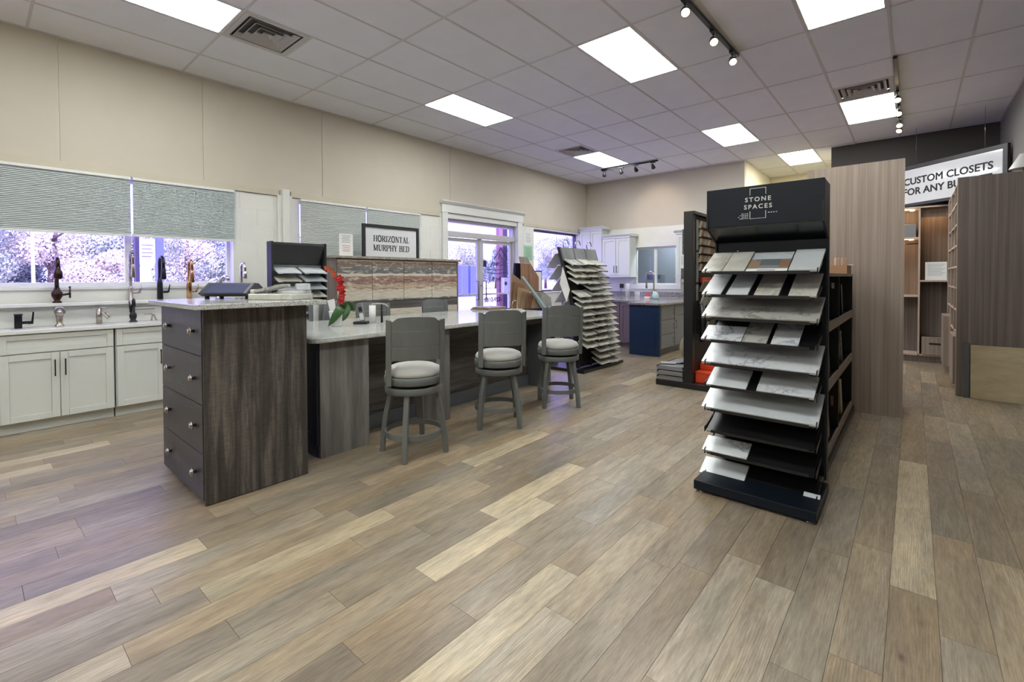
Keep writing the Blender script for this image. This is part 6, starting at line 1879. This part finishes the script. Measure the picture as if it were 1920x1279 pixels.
pole = solo('utility_pole', MB().tube([(-22, 1.42, -.2), (-22, 1.40, 6.5)], [.05, .04], 8), 'post_white', 'pale leaning utility pole among the trees outside the far left window', 'pole')
for k, (y, lab) in enumerate([(26.2, 'left blue storage container across the car park'), (27.2, 'right blue storage container across the car park')]):
    ct_ = thing('storage_container', lab, 'container', (-28, y, -.18), group='blue containers beyond the glass door')
    part('body', MB().box(-28.1, -27.5, y - .38, y + .38, -.18, 2.4), 'container', ct_, bevel=.03)
    rb_ = MB()
    for j in range(6): rb_.box(-27.5, -27.46, y - .36 + j * .125, y - .30 + j * .125, 0, 2.3)
    part('ribs', rb_, 'container', ct_)
solo('red_vehicle_bed', MB().box(-30, -28.5, 3.7, 4.45, -.18, 1.03), 'brickred', 'low reddish trailer parked under the trees outside', 'trailer', bevel=.1)

def tree(x, y, h, r, mat, label, seed, n=8000):
    rr = random.Random(seed)
    t = thing('tree', label, 'tree', (x, y, -.2), group='trees across the road')
    tk = MB().tube([(x, y, -.2), (x + rr.uniform(-.2, .2), y, h * .35), (x + rr.uniform(-.4, .4), y + rr.uniform(-.3, .3), h * .7)], [.22, .16, .07], 8)
    for k in range(4):
        a = rr.random() * 6.28
        tk.tube([(x, y, h * (.25 + .1 * k)), (x + cos(a) * r * .6, y + sin(a) * r * .6, h * (.45 + .1 * k))], [.07, .03], 5)
    part('trunk', tk, 'bark', t)
    blobs = []
    for k in range(9):
        a = rr.random() * 6.28; zz = rr.uniform(.18, .88)
        rad = r * (1 - (abs(zz - .5) * 1.2) ** 2)
        blobs.append((x + cos(a) * rad * .55, y + sin(a) * rad * .55, h * zz, r * rr.uniform(.38, .6)))
    m_ = MB(); vs = []; fs = []
    for i in range(n):
        b_ = blobs[rr.randrange(9)]
        th = rr.random() * 6.28; cz = rr.uniform(-1, 1); sr = sqrt(1 - cz * cz); q = b_[3] * rr.uniform(.72, 1.02)
        c = Vector((b_[0] + q * sr * cos(th), b_[1] + q * sr * sin(th), max(0.1, b_[2] + q * cz * .8)))
        nn = Vector((sr * cos(th) + rr.uniform(-.6, .6), sr * sin(th) + rr.uniform(-.6, .6), cz + rr.uniform(-.6, .6))).normalized()
        u = nn.orthogonal().normalized(); v_ = nn.cross(u); s_ = rr.uniform(.04, .10) * max(.5, abs(x) / 38)
        o_ = len(vs); vs += [c + u * s_, c + v_ * s_ * .7, c - u * s_, c - v_ * s_ * .7]; fs.append((o_, o_ + 1, o_ + 2, o_ + 3))
    m_.add(vs, fs)
    part('foliage', m_, mat, t, kind='stuff')
TL = [(-36, -.5, 6.2, 2.6, 0), (-38, 3.2, 6.6, 2.4, 1), (-35, 6.6, 5.8, 2.5, 0), (-38, 9.8, 6.0, 2.5, 1), (-36, 13.2, 4.9, 2.5, 2), (-40, 16.8, 4.8, 2.6, 0), (-42, 21, 5.0, 2.8, 1),
      (-44, 26, 4.9, 3.0, 2), (-44, 31.5, 5.3, 3.0, 0), (-44, 37, 5.0, 3.0, 1), (-46, 43, 5.6, 3.2, 0), (-46, 50, 6.0, 3.2, 2), (-40, 54, 6.2, 3.2, 0), (-38, 60, 6.4, 3.2, 1), (-44, 66, 6.0, 3.5, 0), (-48, 74, 7, 4, 2),
      (-40, 1.4, 4.6, 2.2, 2), (-34, 10.9, 3.4, 1.8, 0), (-33, 4.6, 3.0, 1.6, 1), (-20, 28.5, 4.4, 1.9, 2)]
TN = ['leftmost tall green tree in the far left window', 'tall pale yellow tree in the far left window', 'green tree left of the window mullion', 'pale tree behind the notice board', 'dark green tree in the second half of the far left window',
      'green tree at the right edge of the far left window', 'pale tree above the bed cabinet line', 'dark tree seen at the left of the glass door', 'green tree above the blue containers', 'pale tree in the middle of the glass door',
      'green tree behind the door lettering', 'dark tree beside the red column', 'green tree just right of the red column', 'pale tree hidden by the door casing', 'green tree in the far right window', 'dark distant tree in the far right window',
      'dark low tree between the two leftmost trees', 'low green bush under the notice board', 'low pale bush left of the mullion', 'bluish near tree filling the far window by the cascading rack']
for k, (x, y, h, r, m_) in enumerate(TL):
    tree(x, y, h, r, 'foliage%d' % m_, TN[k], 100 + k)
